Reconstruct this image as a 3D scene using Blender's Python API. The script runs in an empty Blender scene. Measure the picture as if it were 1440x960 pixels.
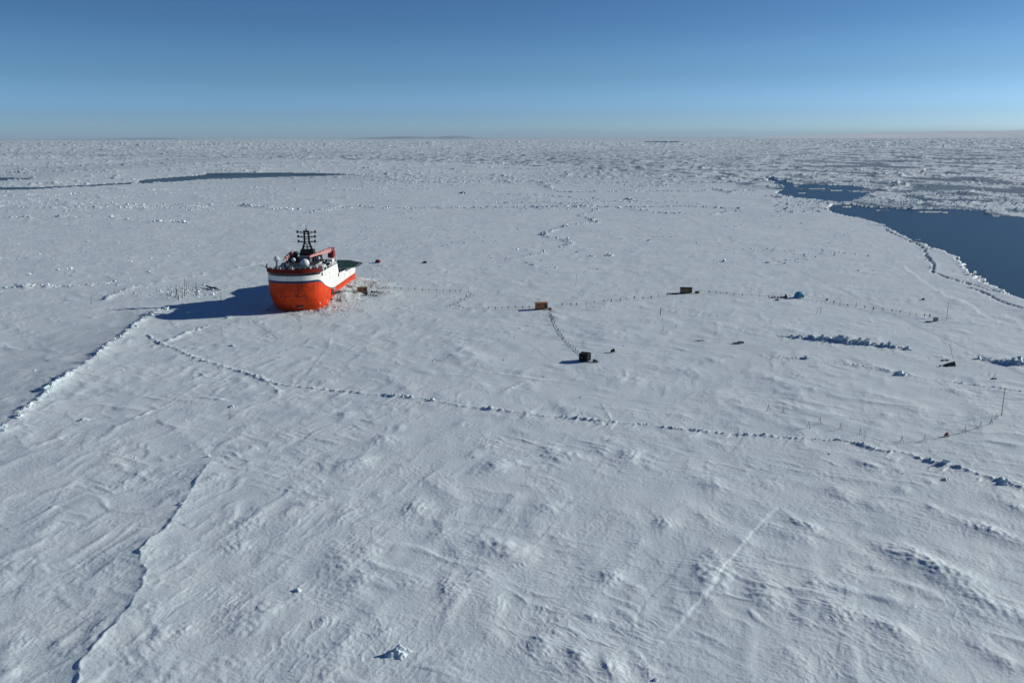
import bpy, math, random
import numpy as np
from mathutils import Vector, Matrix, Quaternion

# ------------------------------------------------------------------ scene, camera, light
scene = bpy.context.scene
col = scene.collection
CAM_H = 70.0
F = 1150.0                     # focal length in photograph pixels (1440 wide)
PITCH = math.radians(14.01)
ROLL = math.radians(0.16)
fw = Vector((0, math.cos(PITCH), -math.sin(PITCH)))
up0 = Vector((0, math.sin(PITCH), math.cos(PITCH)))
rt0 = Vector((1, 0, 0))
rt = rt0 * math.cos(ROLL) - up0 * math.sin(ROLL)
up = up0 * math.cos(ROLL) + rt0 * math.sin(ROLL)
cd = bpy.data.cameras.new("camera")
cam = bpy.data.objects.new("camera", cd)
col.objects.link(cam)
cd.sensor_width = 36.0
cd.lens = 36.0 * F / 1440.0
cd.clip_start = 1.0
cd.clip_end = 200000.0
M = Matrix((rt, up, -fw)).transposed().to_4x4()
M.translation = Vector((0, 0, CAM_H))
cam.matrix_world = M
scene.camera = cam

SUN_EL = math.radians(21.5)
SUN_AZ = math.radians(74.0)          # clockwise from +Y (the view direction)
sd = Vector((math.sin(SUN_AZ) * math.cos(SUN_EL), math.cos(SUN_AZ) * math.cos(SUN_EL), math.sin(SUN_EL)))
sl = bpy.data.lights.new("sun", 'SUN')
sl.energy = 3.9
sl.angle = math.radians(0.5)
sl.color = (1.0, 0.97, 0.89)
so = bpy.data.objects.new("sun", sl)
so.rotation_euler = sd.to_track_quat('Z', 'Y').to_euler()
col.objects.link(so)

w = bpy.data.worlds.new("World")
scene.world = w
w.use_nodes = True
nt = w.node_tree
nt.nodes.clear()
wo = nt.nodes.new('ShaderNodeOutputWorld')
bg = nt.nodes.new('ShaderNodeBackground')
bg.inputs['Strength'].default_value = 0.15 * 1.2
sky = nt.nodes.new('ShaderNodeTexSky')
sky.sky_type = 'NISHITA'
sky.sun_disc = False
sky.sun_elevation = SUN_EL
sky.sun_rotation = SUN_AZ
sky.altitude = 0
sky.air_density = 0.8
sky.dust_density = 0.65
sky.ozone_density = 4.0
# the clear polar sky deepens quickly above the horizon; the same curve goes all the way round
tc = nt.nodes.new('ShaderNodeTexCoord')
sx = nt.nodes.new('ShaderNodeSeparateXYZ')
rmp = nt.nodes.new('ShaderNodeValToRGB')
cr = rmp.color_ramp
cr.interpolation = 'EASE'
cr.elements[0].position = 0.0
cr.elements[0].color = (0.49, 0.72, 0.98, 1)
cr.elements[1].position = 1.0
cr.elements[1].color = (0.085, 0.15, 0.25, 1)
for p_, c_ in ((0.03, (0.345, 0.52, 0.78, 1)), (0.075, (0.27, 0.405, 0.54, 1)), (0.135, (0.208, 0.328, 0.443, 1)), (0.22, (0.125, 0.208, 0.316, 1)), (0.45, (0.09, 0.158, 0.258, 1))):
    e = cr.elements.new(p_)
    e.color = c_
mul = nt.nodes.new('ShaderNodeMix')
mul.data_type = 'RGBA'
mul.blend_type = 'MULTIPLY'
mul.inputs[0].default_value = 1.0
nt.links.new(tc.outputs['Generated'], sx.inputs[0])
nt.links.new(sx.outputs['Z'], rmp.inputs[0])
nt.links.new(sky.outputs[0], mul.inputs[6])
nt.links.new(rmp.outputs[0], mul.inputs[7])
nt.links.new(mul.outputs[2], bg.inputs['Color'])
nt.links.new(bg.outputs[0], wo.inputs['Surface'])

scene.view_settings.view_transform = 'Standard'
scene.view_settings.look = 'None'
scene.view_settings.exposure = 0.0
scene.view_settings.gamma = 1.0
try:
    scene.cycles.max_bounces = 4
    scene.cycles.diffuse_bounces = 2
    scene.cycles.glossy_bounces = 2
    scene.cycles.transmission_bounces = 2
    scene.cycles.volume_bounces = 0
    scene.cycles.use_denoising = True
except Exception:
    pass

random.seed(7)
RNG = np.random.default_rng(11)

# ------------------------------------------------------------------ from the photograph to the ground
def G(px, py, z=0.0):
    """Point of the level z seen at a pixel of the 1440 x 960 photograph."""
    d = rt * ((px - 720) / F) + up * ((480 - py) / F) + fw
    t = (z - CAM_H) / d.z
    return (d.x * t, d.y * t)

def ray_z(px, py, fwd):
    d = rt * ((px - 720) / F) + up * ((480 - py) / F) + fw
    t = fwd / d.y
    return (d.x * t, fwd, CAM_H + d.z * t)

def line(*pts):
    return np.array([G(a, b) for a, b in pts])

# ------------------------------------------------------------------ noise
PERM = RNG.permutation(1024)
GANG = RNG.uniform(0, 2 * math.pi, 1024)
GX, GY = np.cos(GANG), np.sin(GANG)

def perlin(x, y, seed=0):
    xi = np.floor(x).astype(np.int64)
    yi = np.floor(y).astype(np.int64)
    xf = x - xi
    yf = y - yi
    def g(ix, iy, dx, dy):
        k = PERM[(PERM[(ix + seed * 57) & 1023] + iy + seed * 131) & 1023]
        return GX[k] * dx + GY[k] * dy
    u = xf * xf * xf * (xf * (xf * 6 - 15) + 10)
    v = yf * yf * yf * (yf * (yf * 6 - 15) + 10)
    a = g(xi, yi, xf, yf)
    b = g(xi + 1, yi, xf - 1, yf)
    c = g(xi, yi + 1, xf, yf - 1)
    d = g(xi + 1, yi + 1, xf - 1, yf - 1)
    return (a + (b - a) * u + (c - a) * v + (a - b - c + d) * u * v) * 1.45

def smooth(e0, e1, x):
    t = np.clip((x - e0) / (e1 - e0), 0, 1)
    return t * t * (3 - 2 * t)

def ridged(n):
    return np.clip(1 - np.abs(n) * 2.2, 0, 1)

# ------------------------------------------------------------------ lines in the ice
# name: (points, kind, width, height, step, rubble density per metre, block size)
RIDGES = {
    'left':      (line((-60, 640), (0, 606), (20, 592), (40, 573), (75, 547), (110, 522), (140, 500), (152, 487), (168, 478), (185, 462), (198, 452), (215, 441), (236, 433)), 1.5, 0.85, 0.75, 5.5, 0.45),
    'long':      (line((205, 470), (228, 484), (248, 490), (262, 499), (300, 511), (350, 525), (372, 535), (400, 541), (480, 550), (540, 556), (600, 563), (650, 573), (700, 577), (760, 585), (800, 587), (850, 592), (900, 596), (950, 602), (1000, 607), (1060, 611), (1100, 614), (1150, 618), (1195, 621), (1240, 634), (1275, 637), (1300, 648), (1340, 656), (1375, 667), (1420, 681), (1450, 690), (1520, 712)), 0.60, 0.70, 0.0, 5.5, 0.22),
    'edge':      (line((300, 648), (285, 665), (272, 690), (258, 713), (235, 745), (215, 760), (197, 780), (206, 808), (195, 840), (180, 860), (160, 885), (135, 910), (115, 935), (110, 965), (90, 1010)), 0.40, 0.10, 0.55, 0.05, 0.18),
    'west':      (line((-80, 408), (0, 405), (60, 403), (90, 402), (120, 402), (150, 398), (185, 392)), 2.4, 1.3, 0.0, 5.0, 0.65),
    'drift':     (line((142, 426), (160, 416), (185, 406), (215, 398), (260, 391), (300, 383), (330, 377), (400, 362)), 1.6, 0.95, 0.0, 0.5, 0.4),
    'bright':    (line((205, 492), (240, 478), (270, 464), (300, 455), (330, 444), (350, 441), (372, 441)), 1.2, 0.85, 0.0, 0.5, 0.35),
    'camp':      (line((190, 420), (215, 416), (240, 412), (262, 408), (290, 405)), 5.0, 0.9, 0.0, 2.6, 0.55),
    'tip':       (line((206, 447), (228, 438), (245, 441), (262, 440), (278, 442)), 2.4, 1.0, 0.0, 2.0, 0.6),
    'far_a':     (line((430, 299), (462, 294), (480, 293), (500, 291), (540, 293), (600, 293), (640, 293), (720, 292), (800, 291), (870, 292), (960, 290), (1040, 294)), 5.0, 1.6, 0.0, 2.6, 1.10),
    'far_b':     (line((843, 294), (832, 299), (813, 303), (833, 308), (837, 313), (800, 317), (763, 328), (773, 335), (793, 337), (803, 343), (790, 347), (773, 350), (760, 357), (733, 362), (707, 363)), 2.2, 1.2, 0.0, 1.1, 0.9),
    'far_c':     (line((480, 245), (540, 250), (593, 257), (640, 257), (720, 256), (757, 255), (790, 255)), 10.0, 2.0, 0.0, 1.3, 1.95),
    'far_d':     (line((757, 255), (770, 262), (775, 266), (797, 270), (860, 270), (960, 269), (1060, 268)), 7.0, 1.8, 0.0, 1.3, 1.43),
    'far_e':     (line((833, 258), (880, 257), (960, 257), (1040, 258), (1085, 256)), 8.0, 2.0, 0.0, 1.3, 1.69),
    'far_f':     (line((-60, 308), (0, 307), (60, 306), (110, 305), (160, 307), (195, 311), (240, 312), (290, 315)), 5.0, 1.3, 0.0, 1.3, 1.3),
    'far_g':     (line((280, 292), (315, 290), (345, 289), (380, 293), (420, 295)), 6.0, 1.8, 0.0, 1.3, 1.9),
    'far_h':     (line((0, 290), (60, 293), (130, 292), (220, 292)), 6.0, 1.2, 0.0, 0.8, 1.4),
    'far_i':     (line((40, 281), (90, 274), (150, 270), (260, 266)), 5.0, 1.2, 0.0, 0.7, 1.4),
    'mid_a':     (line((820, 360), (845, 359), (857, 358), (868, 360)), 1.8, 0.8, 0.0, 1.4, 0.6),
    'mid_b':     (line((1075, 370), (1092, 367), (1110, 366), (1130, 368)), 2.2, 0.7, 0.0, 1.2, 0.6),
    'mid_c':     (line((870, 292), (930, 300), (1000, 302), (1040, 297)), 4.0, 1.2, 0.0, 1.0, 1.4),
    'mid_d':     (line((1000, 265), (1030, 272), (1075, 275), (1110, 280)), 4.0, 1.4, 0.0, 1.2, 1.6),
    'mid_e':     (line((525, 362), (545, 358), (565, 361), (600, 356)), 1.8, 0.6, 0.0, 0.6, 0.5),
    'crack_a':   (line((1245, 322), (1262, 332), (1285, 341), (1300, 350), (1304, 362), (1313, 372), (1311, 383), (1330, 390), (1349, 396), (1367, 401), (1385, 407), (1402, 411), (1424, 416), (1450, 424)), 1.6, 0.55, 0.0, 1.5, 0.55),
    'crack_b':   (line((1365, 405), (1379, 410), (1399, 421), (1417, 428), (1440, 435), (1480, 446)), 0.9, 0.4, 0.0, 1.4, 0.45),
    'shore':     (line((1168, 294), (1182, 299), (1214, 308), (1241, 316), (1263, 329), (1280, 338), (1309, 350), (1330, 356), (1343, 364), (1356, 381), (1372, 396), (1392, 404), (1422, 416), (1440, 423)), 1.2, 0.45, 0.0, 0.8, 0.55),
    'sunny':     (line((1268, 372), (1274, 380), (1285, 387), (1300, 399), (1327, 416), (1350, 424), (1367, 431), (1376, 441), (1392, 449), (1440, 463), (1500, 480)), 0.8, 0.10, 0.24, 0.0, 0.3),
    'runway_n':  (line((1095, 474), (1130, 477), (1165, 480), (1200, 483), (1240, 487), (1284, 492)), 0.9, 1.5, 0.0, 8.0, 0.45),
    'runway_s':  (line((1070, 502), (1120, 504), (1160, 507), (1200, 513), (1262, 524), (1300, 531), (1335, 536), (1400, 545), (1450, 553)), 0.7, 0.55, 0.0, 2.4, 0.32),
    'plough_e':  (line((1380, 503), (1395, 508), (1412, 511), (1440, 513), (1490, 517)), 1.7, 1.9, 0.0, 8.0, 0.5),
    'tail_a':    (line((1055, 640), (1085, 652), (1122, 661), (1165, 664), (1210, 664)), 0.35, 0.20, 0.0, 0.2, 0.16),
    'tail_b':    (line((1145, 640), (1180, 655), (1230, 661), (1280, 668), (1314, 676)), 0.35, 0.18, 0.0, 0.2, 0.16),
    'scarp':     (line((1098, 704), (1087, 715), (1060, 742), (1042, 765), (1020, 792), (1004, 818), (985, 840), (955, 872), (930, 900)), 0.4, 0.0, 0.13, 0.0, 0.2),
    'scarp_b':   (line((942, 868), (925, 880), (905, 895), (880, 910)), 0.4, 0.10, 0.0, 0.0, 0.2),
    'fold_a':    (line((820, 560), (846, 568), (856, 585), (860, 592)), 0.5, 0.25, 0.0, 0.3, 0.2),
    'fold_b':    (line((700, 556), (735, 537), (770, 533), (800, 541)), 0.8, 0.30, 0.0, 0.2, 0.2),
    'fold_c':    (line((300, 545), (330, 530), (365, 527), (385, 545), (398, 560)), 0.7, 0.35, 0.0, 0.5, 0.25),
    'fold_d':    (line((425, 540), (440, 515), (462, 488), (466, 470)), 0.5, 0.2, 0.0, 0.0, 0.2),
    'fold_e':    (line((240, 545), (300, 524), (370, 505), (440, 480)), 0.6, 0.2, 0.0, 0.0, 0.2),
    'fold_f':    (line((110, 625), (170, 598), (230, 570), (290, 535)), 0.6, 0.25, 0.0, 0.0, 0.2),
}
# narrow grooves left by vehicles and sledges: (points, half width of the pair)
TRACKS = [
    (line((836, 428), (870, 430), (920, 435), (970, 440), (1005, 444)), 0.9),
    (line((952, 449), (985, 455), (1040, 463), (1100, 472), (1160, 478)), 0.9),
    (line((540, 415), (600, 418), (650, 421), (720, 424), (760, 421), (830, 418), (900, 413), (955, 411)), 0.9),
    (line((985, 409), (1040, 410), (1110, 412), (1180, 418), (1250, 422), (1330, 424)), 0.9),
    (line((540, 395), (600, 398), (700, 402), (800, 404)), 0.8),
    (line((845, 393), (858, 395), (864, 402), (850, 410), (833, 411)), 0.7),
    (line((1295, 515), (1330, 514), (1365, 515), (1395, 522), (1392, 530), (1370, 528)), 0.8),
    (line((345, 446), (362, 458), (380, 470), (388, 477)), 0.3),
    (line((408, 442), (420, 450), (422, 460), (419, 465)), 0.3),
    (line((520, 390), (560, 380), (600, 372), (640, 371)), 0.6),
    (line((540, 377), (515, 378), (522, 372), (548, 374), (540, 381)), 0.4),
    (line((1110, 505), (1180, 514), (1260, 518), (1330, 520)), 1.2),
    (line((1000, 489), (1080, 489), (1180, 494), (1300, 503)), 1.2),
    (line((530, 388), (600, 392), (700, 393), (790, 399)), 0.7),
    (line((1000, 404), (1080, 398), (1160, 396), (1250, 404)), 0.7),
    (line((870, 413), (900, 408), (952, 405)), 0.7),
    (line((640, 445), (700, 446), (760, 443)), 0.6),
    (line((1085, 412), (1180, 428), (1300, 428), (1420, 432)), 0.7),
    (line((200, 330), (235, 345), (270, 352), (300, 340), (330, 320)), 0.8),
    (line((480, 470), (540, 492), (600, 505), (680, 520), (760, 530)), 0.6),
]

def poly(pts):
    return np.array([G(a, b) for a, b in pts])

LEADS = [
    (poly([(1174, 287), (1195, 287.5), (1229, 291.5), (1260, 293), (1305, 294), (1330, 293), (1360, 295), (1385, 300), (1397, 304.5), (1415, 303.5), (1440, 305.5), (1560, 312), (1700, 330), (1700, 520), (1560, 470), (1440, 420), (1425, 414), (1397, 403), (1376, 396), (1361, 380), (1351, 371), (1345, 362), (1330, 353), (1311, 348), (1284, 337.5), (1263, 327), (1241, 315), (1214, 307), (1180, 301.5), (1166, 296), (1164, 291)]), 2.2),
    (poly([(1073, 250), (1101, 254), (1116, 259), (1143, 259.5), (1195, 261), (1220, 265.5), (1196, 268.5), (1222, 272), (1213, 277), (1200, 281), (1184, 284.5), (1165, 283), (1150, 280), (1113, 278), (1101, 273), (1089, 271.5), (1107, 263), (1092, 259)]), 5.0),
    (poly([(190, 256.0), (205, 252.5), (245, 249), (285, 246), (290, 243.2), (350, 242.6), (430, 243), (490, 245), (508, 246), (440, 247.3), (380, 249.2), (300, 251.6), (240, 255.4), (200, 257.8)]), 6.0),
    (poly([(-60, 250), (0, 249.5), (38, 250), (50, 251), (38, 253), (0, 254), (-60, 255)]), 7.0),
    (poly([(-80, 265), (0, 263.5), (50, 263), (100, 261), (185, 256.5), (185, 258.2), (100, 263.5), (50, 266), (0, 267), (-80, 268)]), 5.0),
    (poly([(905, 198.8), (955, 198.6), (956, 200.2), (904, 200.4)]), 30.0),
]
FLOES = [(G(1348, 362), 1.6, 1.2), (G(1357, 372), 2.2, 1.3), (G(1290, 337), 2.4, 1.6), (G(1386, 398), 1.6, 1.0), (G(1402, 404), 1.2, .9), (G(1240, 296), 9, 3.5), (G(1310, 298), 12, 3), (G(1216, 310), 2.4, 1.8), (G(1330, 299), 4, 2), (G(1190, 291), 6, 3), (G(1175, 268), 10, 5), (G(1128, 272), 8, 5), (G(1141, 265.5), 26, 9), (G(1155, 268.5), 6, 5), (G(1374, 389), 2.5, 2.2), (G(1380, 393), 3.2, 2.4), (G(1371, 383), 2.0, 1.4), (G(1120, 262), 6, 4)]

# drifted mounds: pixel, radius across (m), radius along (m), direction (deg), height (m)
MOUNDS = [
    (708, 770, 2.6, 2.0, 60, 0.75), (1000, 808, 1.9, 3.4, 80, 0.70), (1075, 838, 1.5, 2.6, 95, 0.50), (1290, 785, 1.6, 5.2, 125, 0.60),
    (1325, 800, 1.4, 4.5, 125, 0.35), (1175, 855, 1.2, 2.4, 120, 0.40), (700, 655, 1.8, 2.6, 70, 0.55), (655, 503, 6, 4, 20, 0.6),
    (1222, 655, 1.0, 2.0, 150, 0.35), (630, 825, 1.0, 2.6, 95, 0.35), (858, 810, 1.0, 1.8, 60, 0.40), (935, 735, 1.2, 1.8, 75, 0.45),
    (885, 640, 1.6, 2.8, 65, 0.5), (490, 655, 2.0, 2.6, 40, 0.45), (520, 775, 1.4, 2.0, 30, 0.35), (412, 690, 1.4, 3.0, 10, 0.30),
    (1005, 680, 1.6, 2.6, 120, 0.35), (1390, 745, 1.4, 5.5, 125, 0.45), (1400, 850, 1.4, 5.0, 125, 0.45), (1245, 880, 1.0, 3.2, 125, 0.35),
    (770, 715, 1.4, 2.2, 60, 0.35), (480, 800, 1.6, 2.4, 25, 0.4), (1130, 735, 1.0, 3.0, 115, 0.35), (330, 770, 1.2, 2.4, 40, 0.3),
    (60, 560, 4.0, 9.0, 30, -0.4), (1020, 560, 3.4, 5.0, 20, 0.4), (860, 470, 4.0, 6.0, 10, 0.5), (955, 520, 3, 6, 150, 0.45), (540, 620, 2, 3, 30, .45),
    (590, 715, 1.3, 1.8, 80, 0.4), (800, 640, 1.6, 2.4, 70, 0.4), (1120, 545, 3, 4, 20, .35),
]
mrng = np.random.default_rng(5)
MW = [(G(a, b)[0], G(a, b)[1], r1, r2, math.radians(an), h) for a, b, r1, r2, an, h in MOUNDS]
for _ in range(520):
    fy = 95 * (6.2 ** mrng.random())
    fx = fy * mrng.uniform(-0.8, 0.8)
    s = mrng.uniform(0.5, 1.4)
    MW.append((fx, fy, 1.3 * s * (0.6 + fy / 400), 2.4 * s * (0.6 + fy / 400), math.radians(mrng.normal(100 if fx > -10 else 60, 30)), mrng.uniform(0.06, 0.28)))

# the ship and what is heaped along it
SHIP_O = (-90.8, 330.0)
SHIP_A = math.radians(2.3)
def to_ship(x, y):
    dx, dy = x - SHIP_O[0], y - SHIP_O[1]
    return dx * math.cos(SHIP_A) - dy * math.sin(SHIP_A), dx * math.sin(SHIP_A) + dy * math.cos(SHIP_A)

def poly_dist(x, y, P, closed=False, rng=1e9):
    """distance, side and arc length to a polyline (arrays); far points keep rng"""
    best = np.full(x.shape, float(rng))
    side = np.zeros(x.shape)
    arc = np.zeros(x.shape)
    acc = 0.0
    n = len(P) if closed else len(P) - 1
    for i in range(n):
        a, b = P[i], P[(i + 1) % len(P)]
        L = math.hypot(*(b - a))
        ux, uy = (b - a) / max(L, 1e-6)
        x0, x1 = min(a[0], b[0]) - rng, max(a[0], b[0]) + rng
        y0, y1 = min(a[1], b[1]) - rng, max(a[1], b[1]) + rng
        m = np.nonzero((x > x0) & (x < x1) & (y > y0) & (y < y1))[0]
        if len(m):
            dx, dy = x[m] - a[0], y[m] - a[1]
            t = np.clip(dx * ux + dy * uy, 0, L)
            ex, ey = dx - t * ux, dy - t * uy
            d = np.hypot(ex, ey)
            k = d < best[m]
            mk = m[k]
            best[mk] = d[k]
            side[mk] = np.sign(ux * dy[k] - uy * dx[k])
            arc[mk] = acc + t[k]
        acc += L
    return best, side, arc

def inside(x, y, P):
    r = np.zeros(x.shape, bool)
    n = len(P)
    for i in range(n):
        x0, y0 = P[i]
        x1, y1 = P[(i + 1) % n]
        if y0 == y1:
            continue
        c = ((y0 > y) != (y1 > y)) & (x < (x1 - x0) * (y - y0) / (y1 - y0) + x0)
        r ^= c
    return r

def terrain(x, y):
    """height, soiling and bare-ice amount of the ice at points"""
    x = np.asarray(x, float)
    y = np.asarray(y, float)
    d = np.hypot(x, y)
    z = 0.34 * perlin(x / 85, y / 85, 1) + 0.22 * perlin(x / 38, y / 38, 2)
    dr_ = perlin(x / 9 + 0.6 * perlin(x / 14, y / 14, 420), y / 15 + 0.6 * perlin(x / 14, y / 14, 421), 422)
    z += 0.24 * np.clip(dr_, 0, 1) ** 1.4 * (1 - smooth(500, 900, d)) + 0.10 * perlin((x + y * .5) / 5.5, (y - x * .4) / 12, 423) * smooth(0, .4, perlin(x / 28, y / 28, 424)) * (1 - smooth(400, 700, d))
    z = z * (1 - smooth(2500, 6000, d))
    dirt = np.zeros(x.shape)
    bare = np.zeros(x.shape)
    calm = np.ones(x.shape)                          # flattened areas damp the relief
    rw = poly_dist(x, y, line((1000, 494), (1100, 487), (1200, 495), (1285, 508), (1340, 522), (1440, 530)), rng=18)[0]
    calm *= 0.25 + 0.75 * smooth(4.5, 8, rw)
    lf = line((-60, 640), (0, 606), (40, 573), (75, 547), (110, 522), (140, 500), (168, 478), (198, 452), (236, 433), (150, 440), (60, 470), (-60, 520))
    ql = poly_dist(x, y, lf, closed=True, rng=30)[0]
    il = inside(x, y, lf)
    young = np.where(il, smooth(0, 6, ql), 0) * (0.6 + 0.5 * perlin(x / 12, y / 20, 430))
    lf2 = line((112, 965), (135, 910), (180, 860), (206, 808), (197, 780), (235, 745), (200, 770), (140, 840), (60, 965))
    q2 = poly_dist(x, y, lf2, closed=True, rng=30)[0]
    young = np.maximum(young, np.where(inside(x, y, lf2), smooth(0, 5, q2), 0) * 0.7)
    bare = np.maximum(bare, 0.24 * np.clip(young, 0, 1))
    calm *= 1 - 0.45 * np.clip(young, 0, 1)
    # --- middle scale
    m = np.nonzero(d < 1500)[0]
    X, Y = x[m], y[m]
    wx = X + 2.5 * perlin(X / 9, Y / 9, 3)
    wy = Y + 2.5 * perlin(X / 9, Y / 9, 4)
    zz = 0.10 * perlin(X / 14, Y / 14, 5) + 0.05 * perlin(wx / 6, wy / 6, 6)
    # sastrugi, two sets of directions
    for ang, al, ac, amp, sdm in ((-62, 16, 3.4, 0.13, 7), (-58, 8, 1.9, 0.075, 8), (17, 22, 3.6, 0.10, 9), (20, 10, 1.8, 0.05, 10)):
        a = math.radians(ang)
        u = wx * math.sin(a) + wy * math.cos(a)
        v = wx * math.cos(a) - wy * math.sin(a)
        n = perlin(u / al, v / ac, sdm)
        k = smooth(-0.1, 0.45, perlin(X / 32, Y / 32, sdm + 20))
        if ang > 0:
            k = np.maximum(k, 0.5) * (0.6 + 0.8 * smooth(0, -60, X))
        n2_ = perlin(u / (al * .45) + 9, v / (ac * 1.7), sdm + 40)
        zz += 1.45 * amp * (np.clip(n - 0.05, 0, 1) * 1.6 * smooth(-.1, .3, n2_) + 0.35 * n) * k * 1.2
    fade = 1 - smooth(900, 1500, d[m])
    z[m] += zz * calm[m] * fade
    # --- fine scale, near: wind-cut sastrugi in a few directions, crinkled crust in patches, fine grain
    m = np.nonzero(d < 560)[0]
    if len(m):
        X, Y = x[m], y[m]
        D = d[m]
        wx = X + 0.8 * perlin(X / 3.1, Y / 3.1, 31) + 1.6 * perlin(X / 11, Y / 11, 46)
        wy = Y + 0.8 * perlin(X / 3.1, Y / 3.1, 32) + 1.6 * perlin(X / 11, Y / 11, 47)
        east = smooth(-45, 15, X)
        zz = np.zeros(X.shape)
        f2 = 1 - smooth(170, 290, D)
        for q_, (ang, al, ac, amp) in enumerate(((-74, 7.5, 1.25, .095), (-57, 6.0, 1.05, .10), (-38, 5.0, 0.9, .08), (16, 8.0, 1.2, .085), (31, 5.5, 1.0, .075))):
            a = math.radians(ang)
            u = wx * math.sin(a) + wy * math.cos(a)
            v = wx * math.cos(a) - wy * math.sin(a)
            mk = smooth(0.10, 0.50, perlin(X / 19 + q_ * 7, Y / 19, 350 + q_) + (0.10 if (ang > 0) else 0.0)) * ((0.35 + 0.65 * east) if ang < 0 else (1 - 0.75 * east))
            cut = smooth(-.25, .25, perlin(u / (al * .6), v / (ac * 2.2), 360 + q_))
            zz += 0.85 * amp * ridged(perlin(u / al, v / ac, 370 + q_)) ** 2.2 * mk * cut
            zz += 0.020 * ridged(perlin(u / (al * .4), v / (ac * .62), 380 + q_)) ** 1.5 * mk * f2 * smooth(-.2, .3, perlin(X / 5, Y / 5, 410 + q_))
        zz += 0.05 * ridged(perlin(wx / 2.0, wy / 2.8, 35)) ** 3 * smooth(.12, .5, perlin(X / 12, Y / 12, 33))
        f1 = 1 - smooth(330, 560, D)
        zz += f2 * (0.022 * perlin(X / 0.8, Y / 0.9, 38) + 0.010 * perlin(X / 0.42, Y / 0.5, 45)) * (0.5 + smooth(-.2, .4, perlin(X / 8, Y / 8, 37)))
        # long thin cracks in the crust
        for q_, (ang, sp) in enumerate(((-68, 21), (24, 26), (-20, 33))):
            a = math.radians(ang)
            v = (X + 3 * perlin(X / 25, Y / 25, 390 + q_)) * math.cos(a) - (Y + 3 * perlin(X / 25, Y / 25, 394 + q_)) * math.sin(a)
            ph = v / sp - np.floor(v / sp)
            gate = smooth(.12, .3, perlin(X / 16, Y / 16, 397 + q_))
            zz += 0.055 * smooth(.0, .018, ph) * smooth(.10, .03, ph) * gate
        z[m] += zz * calm[m] * f1
    # --- mounds
    for cx, cy, r1, r2, an, h in MW:
        R = max(r1, r2) * 3.2
        m = np.nonzero((np.abs(x - cx) < R) & (np.abs(y - cy) < R))[0]
        if len(m):
            dx, dy = x[m] - cx, y[m] - cy
            u = dx * math.cos(an) + dy * math.sin(an)
            v = -dx * math.sin(an) + dy * math.cos(an)
            v = v + 0.5 * perlin(dx / r2 + cx, dy / r2, 41) * r1
            q = np.sqrt((u / (1.5 * r2)) ** 2 + (v / (1.6 * r1)) ** 2 + 0.02)
            z[m] += 1.0 * h * np.exp(-q ** 2.0) * calm[m] * (1 + 0.35 * perlin(dx / (r1 * .7) + cx, dy / (r1 * .7), 42))
    # --- ridges
    for k, (name, (P, wd, ht, st, den, bs)) in enumerate(RIDGES.items()):
        R = max(wd * 5, 6) if st == 0 else 34
        wl = 3.2 if name in ('edge', 'left') else wd * 4
        jx = x + perlin(x / wl, y / wl, 50 + k) * min(wd * 1.1, wl * .2)
        jy = y + perlin(x / wl, y / wl, 90 + k) * min(wd * 1.1, wl * .2)
        dd, sdn, ar = poly_dist(jx, jy, P, rng=R)
        m = np.nonzero(dd < R)[0]
        if not len(m):
            continue
        q = dd[m]
        total = np.sum(np.hypot(*np.diff(P, axis=0).T))
        endf = smooth(0, 8 * wd, ar[m]) * smooth(0, 8 * wd, total - ar[m])
        hv = ht * np.clip(0.5 + 0.7 * perlin(ar[m] / (3.3 * wd), ar[m] * 0, 130 + k) + 0.9 * perlin(ar[m] / (23 * wd), ar[m] * 0, 440 + k), 0.30 if name == 'long' else 0.04, 1.25 if name == 'long' else 1.6)
        crest = np.exp(-(q / wd) ** 1.6)
        if name in ('runway_n', 'plough_e'):
            hv = ht * (0.85 + 0.3 * perlin(ar[m] / 3, ar[m] * 0, 130 + k))
        rough = (1 + 0.8 * perlin(x[m] / (1.3 * wd), y[m] / (1.3 * wd), 170 + k)) * (.4 + .6 * smooth(-.45, .25, perlin(ar[m] / (11 * wd), ar[m] * 0, 300 + k)))
        z[m] += hv * crest * rough * endf
        if st == 0 and wd < 1.4:      # drift tails below the ridge
            tails = np.clip(perlin(ar[m] / 1.1 + q * 0.35 + 2.2 * perlin(ar[m] / 9, q / 9, 211 + k), q / 7, 210 + k), 0, 1) * np.clip(.6 + 1.2 * perlin(ar[m] / 14, ar[m] * 0, 450 + k), 0.1, 1.3)
            z[m] += 0.95 * ht * tails * np.exp(-q / 3.6) * (sdn[m] < 0) * endf
        if name in ('edge', 'left'):
            # a lip: snow rises to it on the sunny side and falls away behind it
            west = sdn[m] * (-1 if name == 'edge' else 1)
            lee, luff = (4.5, 5.0) if name == 'edge' else (7.0, 8.0)
            vary_ = 1 + 0.45 * perlin(ar[m] / 9, q / 20, 330 + k)
            z[m] += st * vary_ * endf * np.where(west > 0, np.exp(-q / lee) - (0.36 if name == 'edge' else 0.55) * np.clip(0.25 + 1.6 * perlin(ar[m] / 5, ar[m] * 0, 334 + k), 0, 1) * smooth(0, 1.0, q) * np.exp(-q / 10), np.exp(-q / luff))
            z[m] += 0.16 * np.exp(-(q / 0.40) ** 2) * endf * (0.6 + 0.8 * perlin(ar[m] / 2, ar[m] * 0, 336 + k))
            streak = (0.5 + 0.5 * perlin(ar[m] / 1.9 + q * 0.3, q / 7, 340 + k)) * np.exp(-q / 6) * smooth(0, .8, q)
            z[m] += 0.30 * st * streak * endf * np.where(west > 0, 0.5, 1.2)
        elif st > 0:
            s2 = np.where(sdn[m] > 0, smooth(-0.2, 0.6 if name == 'scarp' else 2.0, q), 0.0)
            z[m] -= st * s2 * np.exp(-q / 13.0) * endf
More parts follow.
